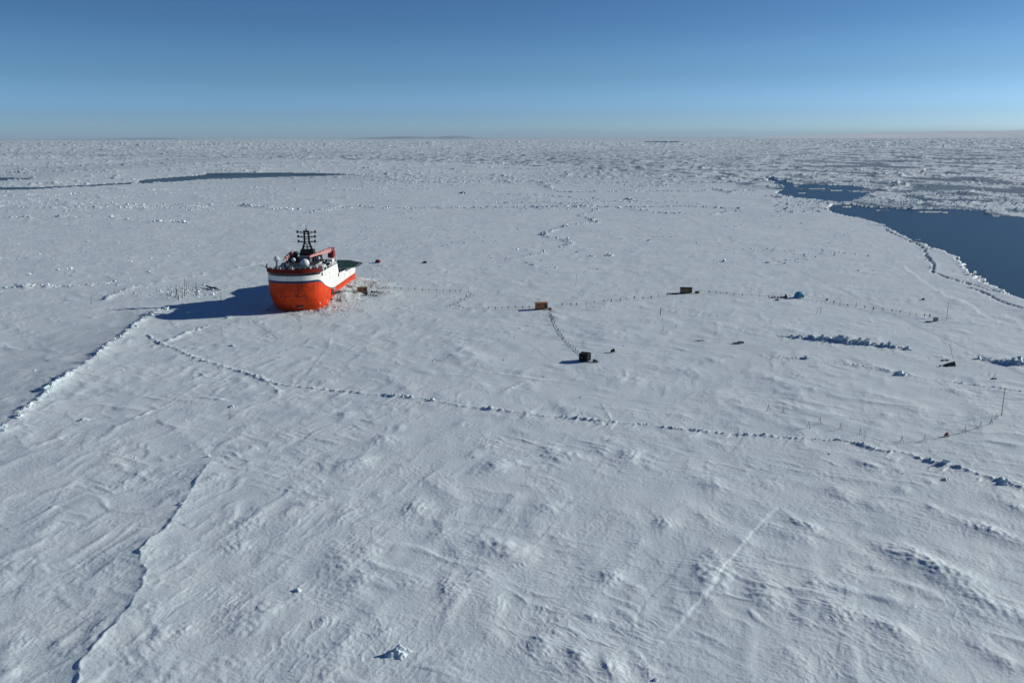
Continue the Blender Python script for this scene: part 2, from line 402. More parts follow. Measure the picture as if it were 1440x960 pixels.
        if name in ('crack_a', 'crack_b'):
            z[m] -= 1.0 * np.exp(-(q / 0.7) ** 2) * endf
            bare[m] = np.maximum(bare[m], np.exp(-(q / 0.8) ** 2) * 0.8)
    # --- tracks
    for k, (P, hw) in enumerate(TRACKS):
        dd, sdn, ar = poly_dist(x, y, P, rng=5)
        m = np.nonzero(dd < 5)[0]
        if len(m):
            q = np.abs(dd[m] - hw)
            z[m] += (-0.13 * np.exp(-(q / 0.34) ** 2) + 0.05 * np.exp(-((q - 0.6) / 0.3) ** 2)) * smooth(-.3, .3, perlin(ar[m] / 14, ar[m] * 0, 400 + k))
            dirt[m] = np.maximum(dirt[m], 0.16 * np.exp(-(q / 0.45) ** 2))
    # --- far pack ice: floes, ridges between them
    m = np.nonzero(d > 620)[0]
    if len(m):
        X, Y, D = x[m], y[m], d[m]
        right = smooth(0.10, 0.5, X / Y)
        beyond = smooth(620, 1000, D) * 0.25 + 0.75 * smooth(1150, 1700, D - 900 * 0 + 380 * right)
        wx = X + 22 * perlin(X / 70, Y / 70, 61)
        wy = Y + 22 * perlin(X / 70, Y / 70, 62)
        r1 = ridged(perlin(wx / 190, wy / 150, 63)) ** 7
        r2 = ridged(perlin(wx / 75, wy / 70, 64)) ** 5
        patch = smooth(-0.02, 0.25, perlin(X / 330, Y / 420, 65) + 0.25 * perlin(X / 110, Y / 160, 74))
        blk = 0.25 + 1.1 * np.abs(perlin(X / 9, Y / 14, 66)) + 0.6 * np.abs(perlin(X / 24, Y / 40, 67))
        grow = 1 + smooth(2500, 12000, D) * 4.0
        z[m] += (3.6 * r1 + 2.4 * r2 * patch) * blk * beyond * grow + 0.95 * beyond * patch * grow * np.clip(perlin(X / 13, Y / 26, 68), 0, 1) * 2
        pool = smooth(0.24, 0.30, perlin(wx / 120, wy / 210, 69) + 0.16 * perlin(wx / 30, wy / 50, 70) + 0.12 * right - 0.06) * beyond
        pool *= np.maximum(right, 0.35 * smooth(1800, 2600, D))
        bare[m] = np.maximum(bare[m], pool)
        seam = ridged(perlin(wx / 260, wy / 120, 76) * 4.0) ** 1.5 * smooth(0.0, 0.3, perlin(X / 300, Y / 260, 71)) * beyond
        bare[m] = np.maximum(bare[m], 0.9 * seam * (0.45 + 0.55 * right))
        z[m] -= pool * 0.5
        # long pans, each a little different in how much snow lies on it
        br2 = smooth(0.20, 0.28, perlin(wx / 26, wy / 75, 77) + 0.45 * perlin(wx / 9, wy / 24, 78)) * smooth(0, .05, X / Y - 0.41 + (D - 780) / 1400 * 0.45) * smooth(6500, 2500, D)
        bare[m] = np.maximum(bare[m], br2)
        z[m] -= 0.5 * br2
        pan = smooth(0.05, 0.5, perlin(wx / 420, wy / 900, 72))
        bare[m] = np.maximum(bare[m], 0.22 * pan * beyond)
    # --- snow heaped against the ship and trampled around it
    u, v = to_ship(x, y)
    m = np.nonzero((u > -30) & (u < 60) & (v > -20) & (v < 100))[0]
    if len(m):
        U, V = u[m], v[m]
        n1 = perlin(U / 3.0, V / 3.0, 81)
        n2 = perlin(U / 1.2, V / 1.2, 82)
        bank = 3.0 * smooth(22.5, 11.0, U + 1.2 * n1) * smooth(14, 34, V + 3 * n1) * smooth(84, 70, V) * (U > -14)
        bank += 2.1 * np.exp(-(((U - 22) / 6.5) ** 2 + ((V - 62) / 8) ** 2))
        bank += 0.9 * np.exp(-(((U - 31) / 6) ** 2 + ((V - 40) / 7) ** 2))
        bank += 0.5 * np.exp(-((U - 12) / 3) ** 2) * smooth(-2, 6, V) * smooth(30, 15, V)
        trod = smooth(0.25, 1.0, bank) + smooth(34, 12, U) * smooth(-6, 6, V) * smooth(80, 60, V) * (U > -13) * 0.8
        z[m] += bank + (0.25 * n1 + 0.22 * n2 + 0.5 * np.clip(ridged(perlin(U / 2.0, V / 2.6, 83)) - .4, 0, 1)) * np.clip(trod, 0, 1)
        dirt[m] = np.maximum(dirt[m], np.clip(trod, 0, 1) * np.clip(0.5 + 0.7 * perlin(U / 2.5, V / 5, 84), 0, 1))
    # --- open water
    for P, na in LEADS:
        x0, y0 = P.min(0) - 60
        x1, y1 = P.max(0) + 60
        m = np.nonzero((x > x0) & (x < x1) & (y > y0) & (y < y1))[0]
        if not len(m):
            continue
        X, Y = x[m], y[m]
        dd, _, _ = poly_dist(X, Y, P, closed=True, rng=60)
        sg = np.where(inside(X, Y, P), -dd, dd) + na * (1.3 * perlin(X / (na * 5), Y / (na * 9), 91) + 0.8 * perlin(X / (na * 1.5), Y / (na * 2.5), 92) + 0.5 * perlin(X / (na * .6), Y / (na * .9), 93))
        ramp = max(0.5, na * 0.25)
        fl = smooth(-ramp, 0, sg)
        z[m] = z[m] * fl + (1 - fl) * (-2.2) + 0.10 * fl
        bare[m] = bare[m] * smooth(0, na, np.abs(sg))
    for (cx, cy), a, b in FLOES:
        m = np.nonzero((np.abs(x - cx) < a * 2) & (np.abs(y - cy) < b * 4))[0]
        if len(m):
            q = np.sqrt(((x[m] - cx) / a) ** 2 + ((y[m] - cy) / b) ** 2) + 0.3 * perlin(x[m] / b, y[m] / b, 95)
            fl = smooth(1.0, 0.85, q)
            z[m] = np.where(fl > 0, z[m] * (1 - fl) + fl * (0.4 + 0.5 * np.abs(perlin(x[m] / 4, y[m] / 4, 96))), z[m])
    return z, dirt, bare

def hz(x, y):
    return float(terrain(np.array([x]), np.array([y]))[0][0])

# ------------------------------------------------------------------ materials
def mat(name, colr, rough=0.6, spec=0.3, metal=0.0, vary=0.12, scale=3.0, bump=0.0):
    m = bpy.data.materials.new(name)
    m.use_nodes = True
    t = m.node_tree
    b = t.nodes['Principled BSDF']
    b.inputs['Roughness'].default_value = rough
    b.inputs['Metallic'].default_value = metal
    b.inputs['Specular IOR Level'].default_value = spec
    co = t.nodes.new('ShaderNodeTexCoord')
    n = t.nodes.new('ShaderNodeTexNoise')
    n.inputs['Scale'].default_value = scale
    n.inputs['Detail'].default_value = 4
    r = t.nodes.new('ShaderNodeValToRGB')
    lo = [max(0, c * (1 - vary * 1.6)) for c in colr]
    hi = [min(1, c * (1 + vary)) for c in colr]
    r.color_ramp.elements[0].position = 0.3
    r.color_ramp.elements[0].color = (*lo, 1)
    r.color_ramp.elements[1].position = 0.65
    r.color_ramp.elements[1].color = (*hi, 1)
    t.links.new(co.outputs['Object'], n.inputs['Vector'])
    t.links.new(n.outputs['Fac'], r.inputs[0])
    t.links.new(r.outputs[0], b.inputs['Base Color'])
    if bump:
        bp = t.nodes.new('ShaderNodeBump')
        bp.inputs['Strength'].default_value = bump
        t.links.new(n.outputs['Fac'], bp.inputs['Height'])
        t.links.new(bp.outputs[0], b.inputs['Normal'])
    return m

def snow_material(name, attrs=True):
    m = bpy.data.materials.new(name)
    m.use_nodes = True
    t = m.node_tree
    L = t.links.new
    b = t.nodes['Principled BSDF']
    b.inputs['Roughness'].default_value = 0.70
    b.inputs['Specular IOR Level'].default_value = 1.0
    ge = t.nodes.new('ShaderNodeNewGeometry')
    def noise(sc, det, rough=0.55):
        n = t.nodes.new('ShaderNodeTexNoise')
        n.inputs['Scale'].default_value = sc
        n.inputs['Detail'].default_value = det
        n.inputs['Roughness'].default_value = rough
        L(ge.outputs['Position'], n.inputs['Vector'])
        return n
    n1 = noise(0.06, 5)
    n2 = noise(1.7, 5, 0.62)
    r = t.nodes.new('ShaderNodeValToRGB')
    r.color_ramp.elements[0].position = 0.35
    r.color_ramp.elements[0].color = (0.64, 0.744, 0.768, 1)
    r.color_ramp.elements[1].position = 0.65
    r.color_ramp.elements[1].color = (0.72, 0.80, 0.815, 1)
    L(n1.outputs['Fac'], r.inputs[0])
    last = r.outputs[0]
    if attrs:
        def mix(fac, c):
            mx = t.nodes.new('ShaderNodeMix')
            mx.data_type = 'RGBA'
            L(fac, mx.inputs[0])
            L(last, mx.inputs[6])
            mx.inputs[7].default_value = (*c, 1)
            return mx.outputs[2]
        a1 = t.nodes.new('ShaderNodeAttribute')
        a1.attribute_name = 'soiling'
        last = mix(a1.outputs['Fac'], (0.38, 0.32, 0.29))
        a2 = t.nodes.new('ShaderNodeAttribute')
        a2.attribute_name = 'bare_ice'
        last = mix(a2.outputs['Fac'], (0.10, 0.17, 0.23))
    L(last, b.inputs['Base Color'])
    bp = t.nodes.new('ShaderNodeBump')
    bp.inputs['Strength'].default_value = 0.9
    bp.inputs['Distance'].default_value = 0.12
    L(n2.outputs['Fac'], bp.inputs['Height'])
    L(bp.outputs[0], b.inputs['Normal'])
    return m

SNOW = snow_material('snow')
ICE = snow_material('ice_block_snow', False)

# ------------------------------------------------------------------ tagging and mesh helpers
def tag(o, label=None, cat=None, group=None, kind=None):
    if label: o['label'] = label
    if cat: o['category'] = cat
    if group: o['group'] = group
    if kind: o['kind'] = kind
    return o

class MB:
    def __init__(s):
        s.v, s.f, s.m = [], [], []
    def add(s, verts, faces, mi=0):
        n = len(s.v)
        s.v += [tuple(p) for p in verts]
        s.f += [tuple(i + n for i in f) for f in faces]
        s.m += [mi] * len(faces)
        return s
    def box(s, x0, x1, y0, y1, z0, z1, mi=0, T=None):
        vs = [Vector((x, y, z)) for z in (z0, z1) for y in (y0, y1) for x in (x0, x1)]
        if T is not None:
            vs = [T @ v for v in vs]
        return s.add(vs, [(0, 2, 3, 1), (4, 5, 7, 6), (0, 1, 5, 4), (2, 6, 7, 3), (0, 4, 6, 2), (1, 3, 7, 5)], mi)
    def tube(s, a, b, r0, r1=None, n=6, mi=0):
        a, b = Vector(a), Vector(b)
        r1 = r0 if r1 is None else r1
        q = (b - a).to_track_quat('Z', 'Y')
        vs = []
        for p, r in ((a, r0), (b, r1)):
            for k in range(n):
                t = 2 * math.pi * k / n
                vs.append(p + q @ Vector((r * math.cos(t), r * math.sin(t), 0)))
        fs = [(k, (k + 1) % n, n + (k + 1) % n, n + k) for k in range(n)]
        fs += [tuple(range(n - 1, -1, -1)), tuple(range(n, 2 * n))]
        return s.add(vs, fs, mi)
    def beam(s, a, b, w, h, mi=0, w1=None, h1=None):
        a, b = Vector(a), Vector(b)
        d = (b - a).normalized()
        sd_ = d.cross(Vector((0, 0, 1)))
        if sd_.length < 1e-3: sd_ = Vector((1, 0, 0))
        sd_.normalize()
        u = sd_.cross(d)
        w1 = w if w1 is None else w1
        h1 = h if h1 is None else h1
        vs = []
        for p, ww, hh in ((a, w, h), (b, w1, h1)):
            for i, j in ((-1, -1), (1, -1), (1, 1), (-1, 1)):
                vs.append(p + sd_ * (i * ww / 2) + u * (j * hh / 2))
        return s.add(vs, [(3, 2, 1, 0), (4, 5, 6, 7), (0, 1, 5, 4), (1, 2, 6, 5), (2, 3, 7, 6), (3, 0, 4, 7)], mi)
    def sphere(s, c, r, nu=16, nv=10, sz=1.0, mi=0):
        c = Vector(c)
        vs = [c + Vector((0, 0, r * sz))]
        for i in range(1, nv):
            a = math.pi * i / nv
            for k in range(nu):
                t = 2 * math.pi * k / nu
                vs.append(c + Vector((r * math.sin(a) * math.cos(t), r * math.sin(a) * math.sin(t), r * sz * math.cos(a))))
        vs.append(c - Vector((0, 0, r * sz)))
        fs = [(0, 1 + k, 1 + (k + 1) % nu) for k in range(nu)]
        for i in range(nv - 2):
            o = 1 + i * nu
            for k in range(nu):
                fs.append((o + k, o + nu + k, o + nu + (k + 1) % nu, o + (k + 1) % nu))
        e = len(vs) - 1
        o = 1 + (nv - 2) * nu
        fs += [(e, o + (k + 1) % nu, o + k) for k in range(nu)]
        return s.add(vs, fs, mi)
    def build(s, name, mats, parent=None, sm=False, link=True):
        me = bpy.data.meshes.new(name)
        me.from_pydata(s.v, [], s.f)
        if not isinstance(mats, (list, tuple)): mats = [mats]
        for m_ in mats: me.materials.append(m_)
        me.polygons.foreach_set('material_index', s.m)
        me.polygons.foreach_set('use_smooth', [sm] * len(s.f))
        me.update()
        o = bpy.data.objects.new(name, me)
        col.objects.link(o)
        if parent: o.parent = parent
        return o

def empty(name, loc=(0, 0, 0), rz=0.0):
    o = bpy.data.objects.new(name, None)
    o.empty_display_size = 0.5
    o.location = loc
    o.rotation_euler = (0, 0, rz)
    col.objects.link(o)
    return o

def copy_tree(o, parent=None):
    c = o.copy()
    col.objects.link(c)
    if parent: c.parent = parent
    for ch in list(o.children):
        copy_tree(ch, c)
    return c

def grid_mesh(name, X, Y, Z, material, attrs=None):
    ny, nx = X.shape
    me = bpy.data.meshes.new(name)
    n = nx * ny
    co = np.empty((n, 3), np.float32)
    co[:, 0], co[:, 1], co[:, 2] = X.ravel(), Y.ravel(), Z.ravel()
    idx = np.arange(n, dtype=np.int32).reshape(ny, nx)
    q = np.stack([idx[:-1, :-1], idx[:-1, 1:], idx[1:, 1:], idx[1:, :-1]], -1).reshape(-1, 4)
    nf = len(q)
    me.vertices.add(n)
    me.vertices.foreach_set('co', co.ravel())
    me.loops.add(nf * 4)
    me.loops.foreach_set('vertex_index', q.ravel())
    me.polygons.add(nf)
    me.polygons.foreach_set('loop_start', np.arange(0, nf * 4, 4, dtype=np.int32))
    me.polygons.foreach_set('use_smooth', np.ones(nf, bool))
    me.update(calc_edges=True)
    me.materials.append(material)
    for k, a in (attrs or {}).items():
        at = me.attributes.new(k, 'FLOAT', 'POINT')
        at.data.foreach_set('value', a.ravel().astype(np.float32))
    o = bpy.data.objects.new(name, me)
    col.objects.link(o)
    return o

# ------------------------------------------------------------------ the ice sheet
rows = [82.0]
while rows[-1] < 62000:
    dq = rows[-1]
    rows.append(dq + (1.5e-4 + 1.4e-4 * min(max((dq - 170) / 230, 0), 1)) * dq ** 1.5)
rows = np.array(rows)
tx = np.concatenate([np.linspace(-1.05, -0.70, 50, endpoint=False), np.linspace(-0.70, 0.70, 1060, endpoint=False), np.linspace(0.70, 1.05, 50)])
Yg, Tg = np.meshgrid(rows, tx, indexing='ij')
Xg = Yg * Tg
zt, dt_, br_ = terrain(Xg.ravel(), Yg.ravel())
# a small skirt of plain ice carries on behind the camera
ice = grid_mesh('sea_ice', Xg, Yg, zt.reshape(Xg.shape), SNOW, {'soiling': dt_, 'bare_ice': br_})
tag(ice, kind='structure')
GR = (len(rows), len(tx))
bk = MB()
bk.add([(-62000 * 1.05, -3000, -0.6), (62000 * 1.05, -3000, -0.6), (62000 * 1.05, 62000, -3.2), (82 * 1.05, 82, -0.6), (-82 * 1.05, 82, -0.6), (-62000 * 1.05, 62000, -3.2)],
       [(0, 1, 3, 4), (1, 2, 3), (0, 4, 5)])
tag(bk.build('surrounding_ice', snow_material('snow_plain', False)), kind='structure')

wm = bpy.data.materials.new('sea_water')
wm.use_nodes = True
t = wm.node_tree
b = t.nodes['Principled BSDF']
b.inputs['Base Color'].default_value = (0.012, 0.035, 0.060, 1)
b.inputs['Roughness'].default_value = 0.30
b.inputs['IOR'].default_value = 1.33
ge = t.nodes.new('ShaderNodeNewGeometry')
n = t.nodes.new('ShaderNodeTexNoise')
n.inputs['Scale'].default_value = 0.8
n.inputs['Detail'].default_value = 5
bp = t.nodes.new('ShaderNodeBump')
bp.inputs['Strength'].default_value = 0.8
bp.inputs['Distance'].default_value = 0.35
t.links.new(ge.outputs['Position'], n.inputs['Vector'])
t.links.new(n.outputs['Fac'], bp.inputs['Height'])
t.links.new(bp.outputs[0], b.inputs['Normal'])
nilas = mat('thin_new_ice', (0.085, 0.145, 0.185), 0.45, 0.5, vary=.25, scale=.01)
for wk, (P, _n) in enumerate(LEADS):
    wz = -0.35 - 0.02 * wk
    (x0, y0), (x1, y1) = P.min(0) - 40, P.max(0) + 40
    wv = MB()
    wv.add([(x0, y0, wz), (x1, y0, wz), (x1, y1, wz), (x0, y1, wz)], [(0, 1, 2, 3)])
    o = wv.build('water', nilas if wk in (2, 3, 4) else wm)
    # sits under the ice everywhere but in the lead
    tag(o, kind='structure')

# ------------------------------------------------------------------ ridge rubble and ice blocks
def block_shape(rng, s):
    a, b_, c = s * rng.uniform(0.6, 1.5), s * rng.uniform(0.5, 1.2), s * rng.uniform(0.25, 0.8)
    v = np.array([(x, y, z) for z in (-.5, .5) for y in (-.5, .5) for x in (-.5, .5)]) * (a, b_, c)
    v += rng.uniform(-0.16, 0.16, v.shape) * s
    q = Quaternion((rng.normal(1, 0.35), rng.normal(0, .22), rng.normal(0, .22), rng.normal(0, 1)))
    q.normalize()
    R = np.array(q.to_matrix())
    return v @ R.T
BF = [(0, 2, 3, 1), (4, 5, 7, 6), (0, 1, 5, 4), (2, 6, 7, 3), (0, 4, 6, 2), (1, 3, 7, 5)]
brng = np.random.default_rng(21)
bpts, bsz, bname = [], [], []
BLK = {'left': 'the left edge ridge below the ship shadow', 'long': 'the long ridge crossing the floe below the camp', 'edge': 'the winding snow scarp at lower left', 'west': 'the straight ridge left of the ship',
       'runway_n': 'the ploughed bank north of the runway', 'plough_e': 'the ploughed bank at the right edge', 'runway_s': 'the low south border of the runway', 'tip': 'the rubble at the tip of the ship shadow', 'camp': 'the rubble among the antenna poles', 'shore': 'the edge of the open lead'}
for name, (P, wd, ht, st, den, bs) in RIDGES.items():
    if den <= 0: continue
    seg = np.hypot(*np.diff(P, axis=0).T)
    tot = seg.sum()
    n = int(tot * den * (1.0 if name in ('runway_n', 'plough_e') else 0.8))
    n = min(n, 3200)
    s = np.sort(brng.uniform(0, tot, n))
    cl = perlin(s / (8 * wd), s * 0, 240)          # the rubble comes in clusters
    s = s[brng.random(n) < np.clip(0.38 + 1.6 * cl, 0.03, 1) if name not in ('runway_n', 'plough_e', 'west', 'far_a', 'far_b', 'far_d', 'far_e', 'far_c') else brng.random(n) < (1 if name in ('runway_n', 'plough_e') else .7)]
    cs = np.concatenate([[0], np.cumsum(seg)])
    k = np.clip(np.searchsorted(cs, s) - 1, 0, len(seg) - 1)
    f = (s - cs[k]) / seg[k]
    p = P[k] + (P[k + 1] - P[k]) * f[:, None]
    dr = (P[k + 1] - P[k]) / seg[k][:, None]
    off = brng.normal(0, wd * 0.62, len(s))
    p = p + np.stack([-dr[:, 1], dr[:, 0]], 1) * off[:, None]
    bname += [name] * len(p)
    bpts.append(p)
    bsz.append(bs * np.exp(brng.normal(-0.35, 0.6, len(s))))
# strewn blocks: by the ship, on the floe, in the far pack
def strew(n, fx, size):
    p = np.array([fx() for _ in range(n)])
    bpts.append(p)
    bsz.append(size * np.exp(brng.normal(-0.2, 0.45, n)))
def by_ship():
    v = brng.uniform(-4, 80)
    u = 12 + abs(brng.normal(0, 9))
    return (SHIP_O[0] + u * math.cos(SHIP_A) + v * math.sin(SHIP_A), SHIP_O[1] - u * math.sin(SHIP_A) + v * math.cos(SHIP_A))
strew(900, by_ship, 0.30)
def on_floe():
    y_ = 170 * (4.2 ** brng.random())
    return (y_ * brng.uniform(-0.68, 0.5), y_)
strew(420, on_floe, 0.28)
def clustered(P, sx_, sy_, sdm, thr):
    return P[ridged(perlin(P[:, 0] / sx_, P[:, 1] / sy_, sdm)) ** 3 + 0.35 * perlin(P[:, 0] / 30, P[:, 1] / 30, sdm + 1) > thr]
y_ = 820 * (7.0 ** brng.random(90000))
P_ = np.stack([y_ * brng.uniform(-0.72, 0.72, len(y_)), y_], 1)
P_ = clustered(P_, 160, 130, 251, 0.36)
P_ = P_[perlin(P_[:, 0] / 330, P_[:, 1] / 420, 65) + 0.25 * perlin(P_[:, 0] / 110, P_[:, 1] / 160, 74) > brng.uniform(-.15, .15, len(P_))][:22000]
P_ = np.concatenate([P_])
bpts.append(P_)
bsz.append((1.1 + 0.9 * smooth(1000, 4500, P_[:, 1])) * np.exp(brng.normal(-0.2, 0.4, len(P_))))
y_ = 430 * (2.4 ** brng.random(9000))
P_ = np.stack([y_ * brng.uniform(-0.72, 0.45, len(y_)), y_], 1)
P_ = clustered(P_, 110, 80, 253, 0.62)[:2200]
bpts.append(P_)
bsz.append(0.55 * np.exp(brng.normal(-0.2, 0.5, len(P_))))
def right_pack():
    q = (brng.uniform(1090, 1470), brng.uniform(252, 300))
    return G(*q)
strew(2600, right_pack, 1.2)
def camp_side():
    q = (brng.normal(255, 30), brng.normal(411, 5))
    return G(*q)
strew(260, camp_side, 0.5)
BP, BS = np.concatenate(bpts), np.minimum(np.concatenate(bsz), 2.3)
bname = np.array(bname + ['loose'] * (len(BP) - len(bname)))
BZ, _, _ = terrain(BP[:, 0], BP[:, 1])
ok = BZ > -0.3
su, sv = to_ship(BP[:, 0], BP[:, 1])
ok &= ~((np.abs(su) < 12.2) & (sv > -1) & (sv < 74))
BP, BS, BZ, bname = BP[ok], BS[ok], BZ[ok], bname[ok]
dist = np.hypot(BP[:, 0], BP[:, 1])
scr = BS / dist
order = np.argsort(-scr)
near_idx = [i for i in order if dist[i] < 420][:150]
nset = set(near_idx)
V, Fc = [], []
for i in range(len(BP)):
    if i in nset: continue
    v = block_shape(brng, BS[i]) + (BP[i, 0], BP[i, 1], BZ[i] + BS[i] * 0.12)
    n0 = len(V) * 8
    V.append(v)
    Fc += [tuple(k + n0 for k in f) for f in BF]
me = bpy.data.meshes.new('ice_rubble')
me.from_pydata(np.concatenate(V).tolist(), [], Fc)
me.materials.append(ICE)
rub = bpy.data.objects.new('ice_rubble', me)
col.objects.link(rub)
tag(rub, kind='stuff', label='snow covered rubble of broken ice heaped along the pressure ridges', cat='ice rubble')
for i in near_idx:
    mb = MB()
    mb.add(block_shape(brng, BS[i]), BF)
    o = mb.build('ice_block', ICE)
    o.location = (BP[i, 0], BP[i, 1], BZ[i] + BS[i] * 0.15)
    wh = BLK.get(str(bname[i]), 'the open floe away from the ridges')
    tag(o, 'snow dusted ice block on ' + wh, 'ice block', 'ice blocks on ' + wh)

# standing hummocks that single themselves out
def hummock(px, py, rx, ry, h, label, seed, lean=0.0):
    x, y = G(px, py)
    n, m_ = 34, 34
    rr = np.random.default_rng(seed)
    u = np.linspace(-1.25, 1.25, n)
    A, B = np.meshgrid(u, u, indexing='ij')
    R = np.sqrt(A ** 2 + B ** 2)
    ang = np.arctan2(B, A)
    spur = perlin(np.cos(ang) * 1.9 + seed, np.sin(ang) * 1.9, seed)
    hh = np.clip(1 - R * (1 - 0.55 * spur), 0, 1) ** 1.25
    hh = hh * (1 + 0.9 * perlin(A * 2.6 + seed, B * 2.6, seed + 1)) + 0.10 * np.abs(perlin(A * 7, B * 7, seed + 2)) * (R < 1)
    XX, YY = x + A * rx + lean * hh, y + B * ry
    base = terrain(XX.ravel(), YY.ravel())[0].reshape(XX.shape)
    Z = base + h * hh - 0.12 * smooth(0.75, 1.1, R) - 0.05
    o = grid_mesh('snow_hummock', XX - x, YY - y, Z, ICE)
    o.location = (x, y, 0)
    return tag(o, label, 'snow hummock')
hummock(559, 920, 1.9, 1.3, 1.15, 'tall jagged snow hummock casting two dark shadows at the bottom edge', 3, 0.3)
hummock(419, 831, 0.9, 0.7, 0.6, 'low snow hummock with a bright tip and dark hollow left of the tall jagged one', 4)
hummock(922, 954, 0.4, 0.35, 0.4, 'small dark snow knob at the very bottom right of the jagged hummock', 5)
hummock(1413, 681, 1.4, 1.0, 1.0, 'dark sided ice hummock ending the long pressure ridge at the right edge', 6)
hummock(1266, 527, 2.2, 1.2, 1.1, 'dark shadowed ice hummock on the south edge of the smooth runway', 7)
hummock(253, 713, 0.7, 0.5, 0.55, 'small dark hummock on the winding scarp at lower left', 8)
hummock(1330, 675, 1.2, 0.8, 0.55, 'half buried hummock in the right part of the long ridge', 9)
hummock(857, 359, 3.2, 2.4, 1.3, 'lone dark ice hummock far beyond the orange hut', 10)
hummock(652, 272, 6, 4, 2.6, 'pointed white hummock far behind the ship on the open floe', 12)
hummock(885, 281, 7, 4, 2.6, 'jagged white hummock far off near the lead', 13)
hummock(346, 290, 8, 4, 2.4, 'broad bright hummock on the horizon side of the ship mast', 14)
hummock(118, 590, 1.6, 1.2, 0.7, 'bright lump of ice on the left pressure ridge', 15)
hummock(327, 487, 1.8, 1.0, 0.7, 'dark lone lump of ice below the ship shadow', 16)
hummock(327, 573, 1.6, 1.0, 0.45, 'snowy lump of ice under the start of the long ridge', 17)

#@@OBJECTS@@
# ------------------------------------------------------------------ the ship
ORANGE = mat('hull_orange', (0.70, 0.041, 0.005), 0.5, 0.12, vary=0.22, scale=0.35, bump=0.05)
def hull_paint(name, c, dark, amt):
    m = bpy.data.materials.new(name)
    m.use_nodes = True
    t = m.node_tree
    b = t.nodes['Principled BSDF']
    b.inputs['Roughness'].default_value = 0.5
    b.inputs['Specular IOR Level'].default_value = 0.14
    co = t.nodes.new('ShaderNodeTexCoord')
    mp = t.nodes.new('ShaderNodeMapping')
    mp.inputs['Scale'].default_value = (0.9, 0.9, 0.10)
    n1 = t.nodes.new('ShaderNodeTexNoise'); n1.inputs['Scale'].default_value = 1.2; n1.inputs['Detail'].default_value = 5
    n2 = t.nodes.new('ShaderNodeTexNoise'); n2.inputs['Scale'].default_value = 0.22; n2.inputs['Detail'].default_value = 5
    L = t.links.new
    L(co.outputs['Object'], mp.inputs['Vector']); L(mp.outputs[0], n1.inputs['Vector']); L(co.outputs['Object'], n2.inputs['Vector'])
    sx_ = t.nodes.new('ShaderNodeSeparateXYZ'); L(co.outputs['Object'], sx_.inputs[0])
    def seam(sock, period, wdt):
        a = t.nodes.new('ShaderNodeMath'); a.operation = 'PINGPONG'; a.inputs[1].default_value = period / 2
        L(sock, a.inputs[0])
        q = t.nodes.new('ShaderNodeMath'); q.operation = 'LESS_THAN'; q.inputs[1].default_value = wdt
        L(a.outputs[0], q.inputs[0]); return q.outputs[0]
    s1, s2 = seam(sx_.outputs['Z'], 2.4, 0.07), seam(sx_.outputs['Y'], 5.0, 0.08)
    mx_ = t.nodes.new('ShaderNodeMath'); mx_.operation = 'MAXIMUM'; L(s1, mx_.inputs[0]); L(s2, mx_.inputs[1])
    r = t.nodes.new('ShaderNodeMapRange'); r.inputs[1].default_value = .50; r.inputs[2].default_value = .72; r.inputs[3].default_value = 0; r.inputs[4].default_value = amt
    L(n1.outputs['Fac'], r.inputs[0])
    r2 = t.nodes.new('ShaderNodeMapRange'); r2.inputs[1].default_value = .42; r2.inputs[2].default_value = .7; r2.inputs[3].default_value = 0; r2.inputs[4].default_value = amt * .8
    L(n2.outputs['Fac'], r2.inputs[0])
    ad = t.nodes.new('ShaderNodeMath'); ad.operation = 'ADD'; L(r.outputs[0], ad.inputs[0]); L(r2.outputs[0], ad.inputs[1])
    sc = t.nodes.new('ShaderNodeMath'); sc.operation = 'MULTIPLY_ADD'; sc.inputs[1].default_value = .15; L(mx_.outputs[0], sc.inputs[0]); L(ad.outputs[0], sc.inputs[2]); sc.use_clamp = True
    mm = t.nodes.new('ShaderNodeMix'); mm.data_type = 'RGBA'; L(sc.outputs[0], mm.inputs[0])
    mm.inputs[6].default_value = (*c, 1); mm.inputs[7].default_value = (*dark, 1)
    L(mm.outputs[2], b.inputs['Base Color'])
    return m
ORANGE = hull_paint('hull_orange', (0.74, 0.062, 0.007), (0.30, 0.022, 0.008), 0.6)
WHITE2 = hull_paint('hull_white', (0.80, 0.80, 0.76), (0.42, 0.38, 0.32), 0.35)
WHITE = mat('white_paint', (0.78, 0.78, 0.74), 0.45, 0.4, vary=0.07, scale=0.5)
BLUE = mat('stripe_blue', (0.015, 0.022, 0.085), 0.45, 0.4)
BLACK = mat('black_paint', (0.012, 0.012, 0.014), 0.5, 0.3)
GLASS = mat('dark_glass', (0.010, 0.014, 0.018), 0.12, 0.5)
REDRIM = mat('rim_red', (0.15, 0.010, 0.006), 0.6, 0.12, vary=0.2, scale=0.8)
GREEN = mat('deck_green', (0.020, 0.065, 0.050), 0.7, 0.2, vary=0.2, scale=0.6)
PINK = mat('crane_faded_red', (0.58, 0.27, 0.24), 0.5, 0.3, vary=0.2, scale=1.2)
DKRED = mat('crane_dark_red', (0.22, 0.018, 0.018), 0.5, 0.3, vary=0.25, scale=1.2)
MASTM = mat('mast_black', (0.016, 0.016, 0.020), 0.6, 0.3)
GREY = mat('house_grey', (0.30, 0.31, 0.33), 0.6, 0.3, vary=0.2, scale=1.0)
BGREY = mat('house_blue_grey', (0.13, 0.14, 0.20), 0.6, 0.3, vary=0.2)
DARK = mat('dark_steel', (0.045, 0.045, 0.05), 0.6, 0.3, vary=0.3)
RUST = mat('rusty_marks', (0.16, 0.03, 0.015), 0.8, 0.1)
DOME = mat('radome_white', (0.72, 0.74, 0.72), 0.4, 0.4, vary=0.03)

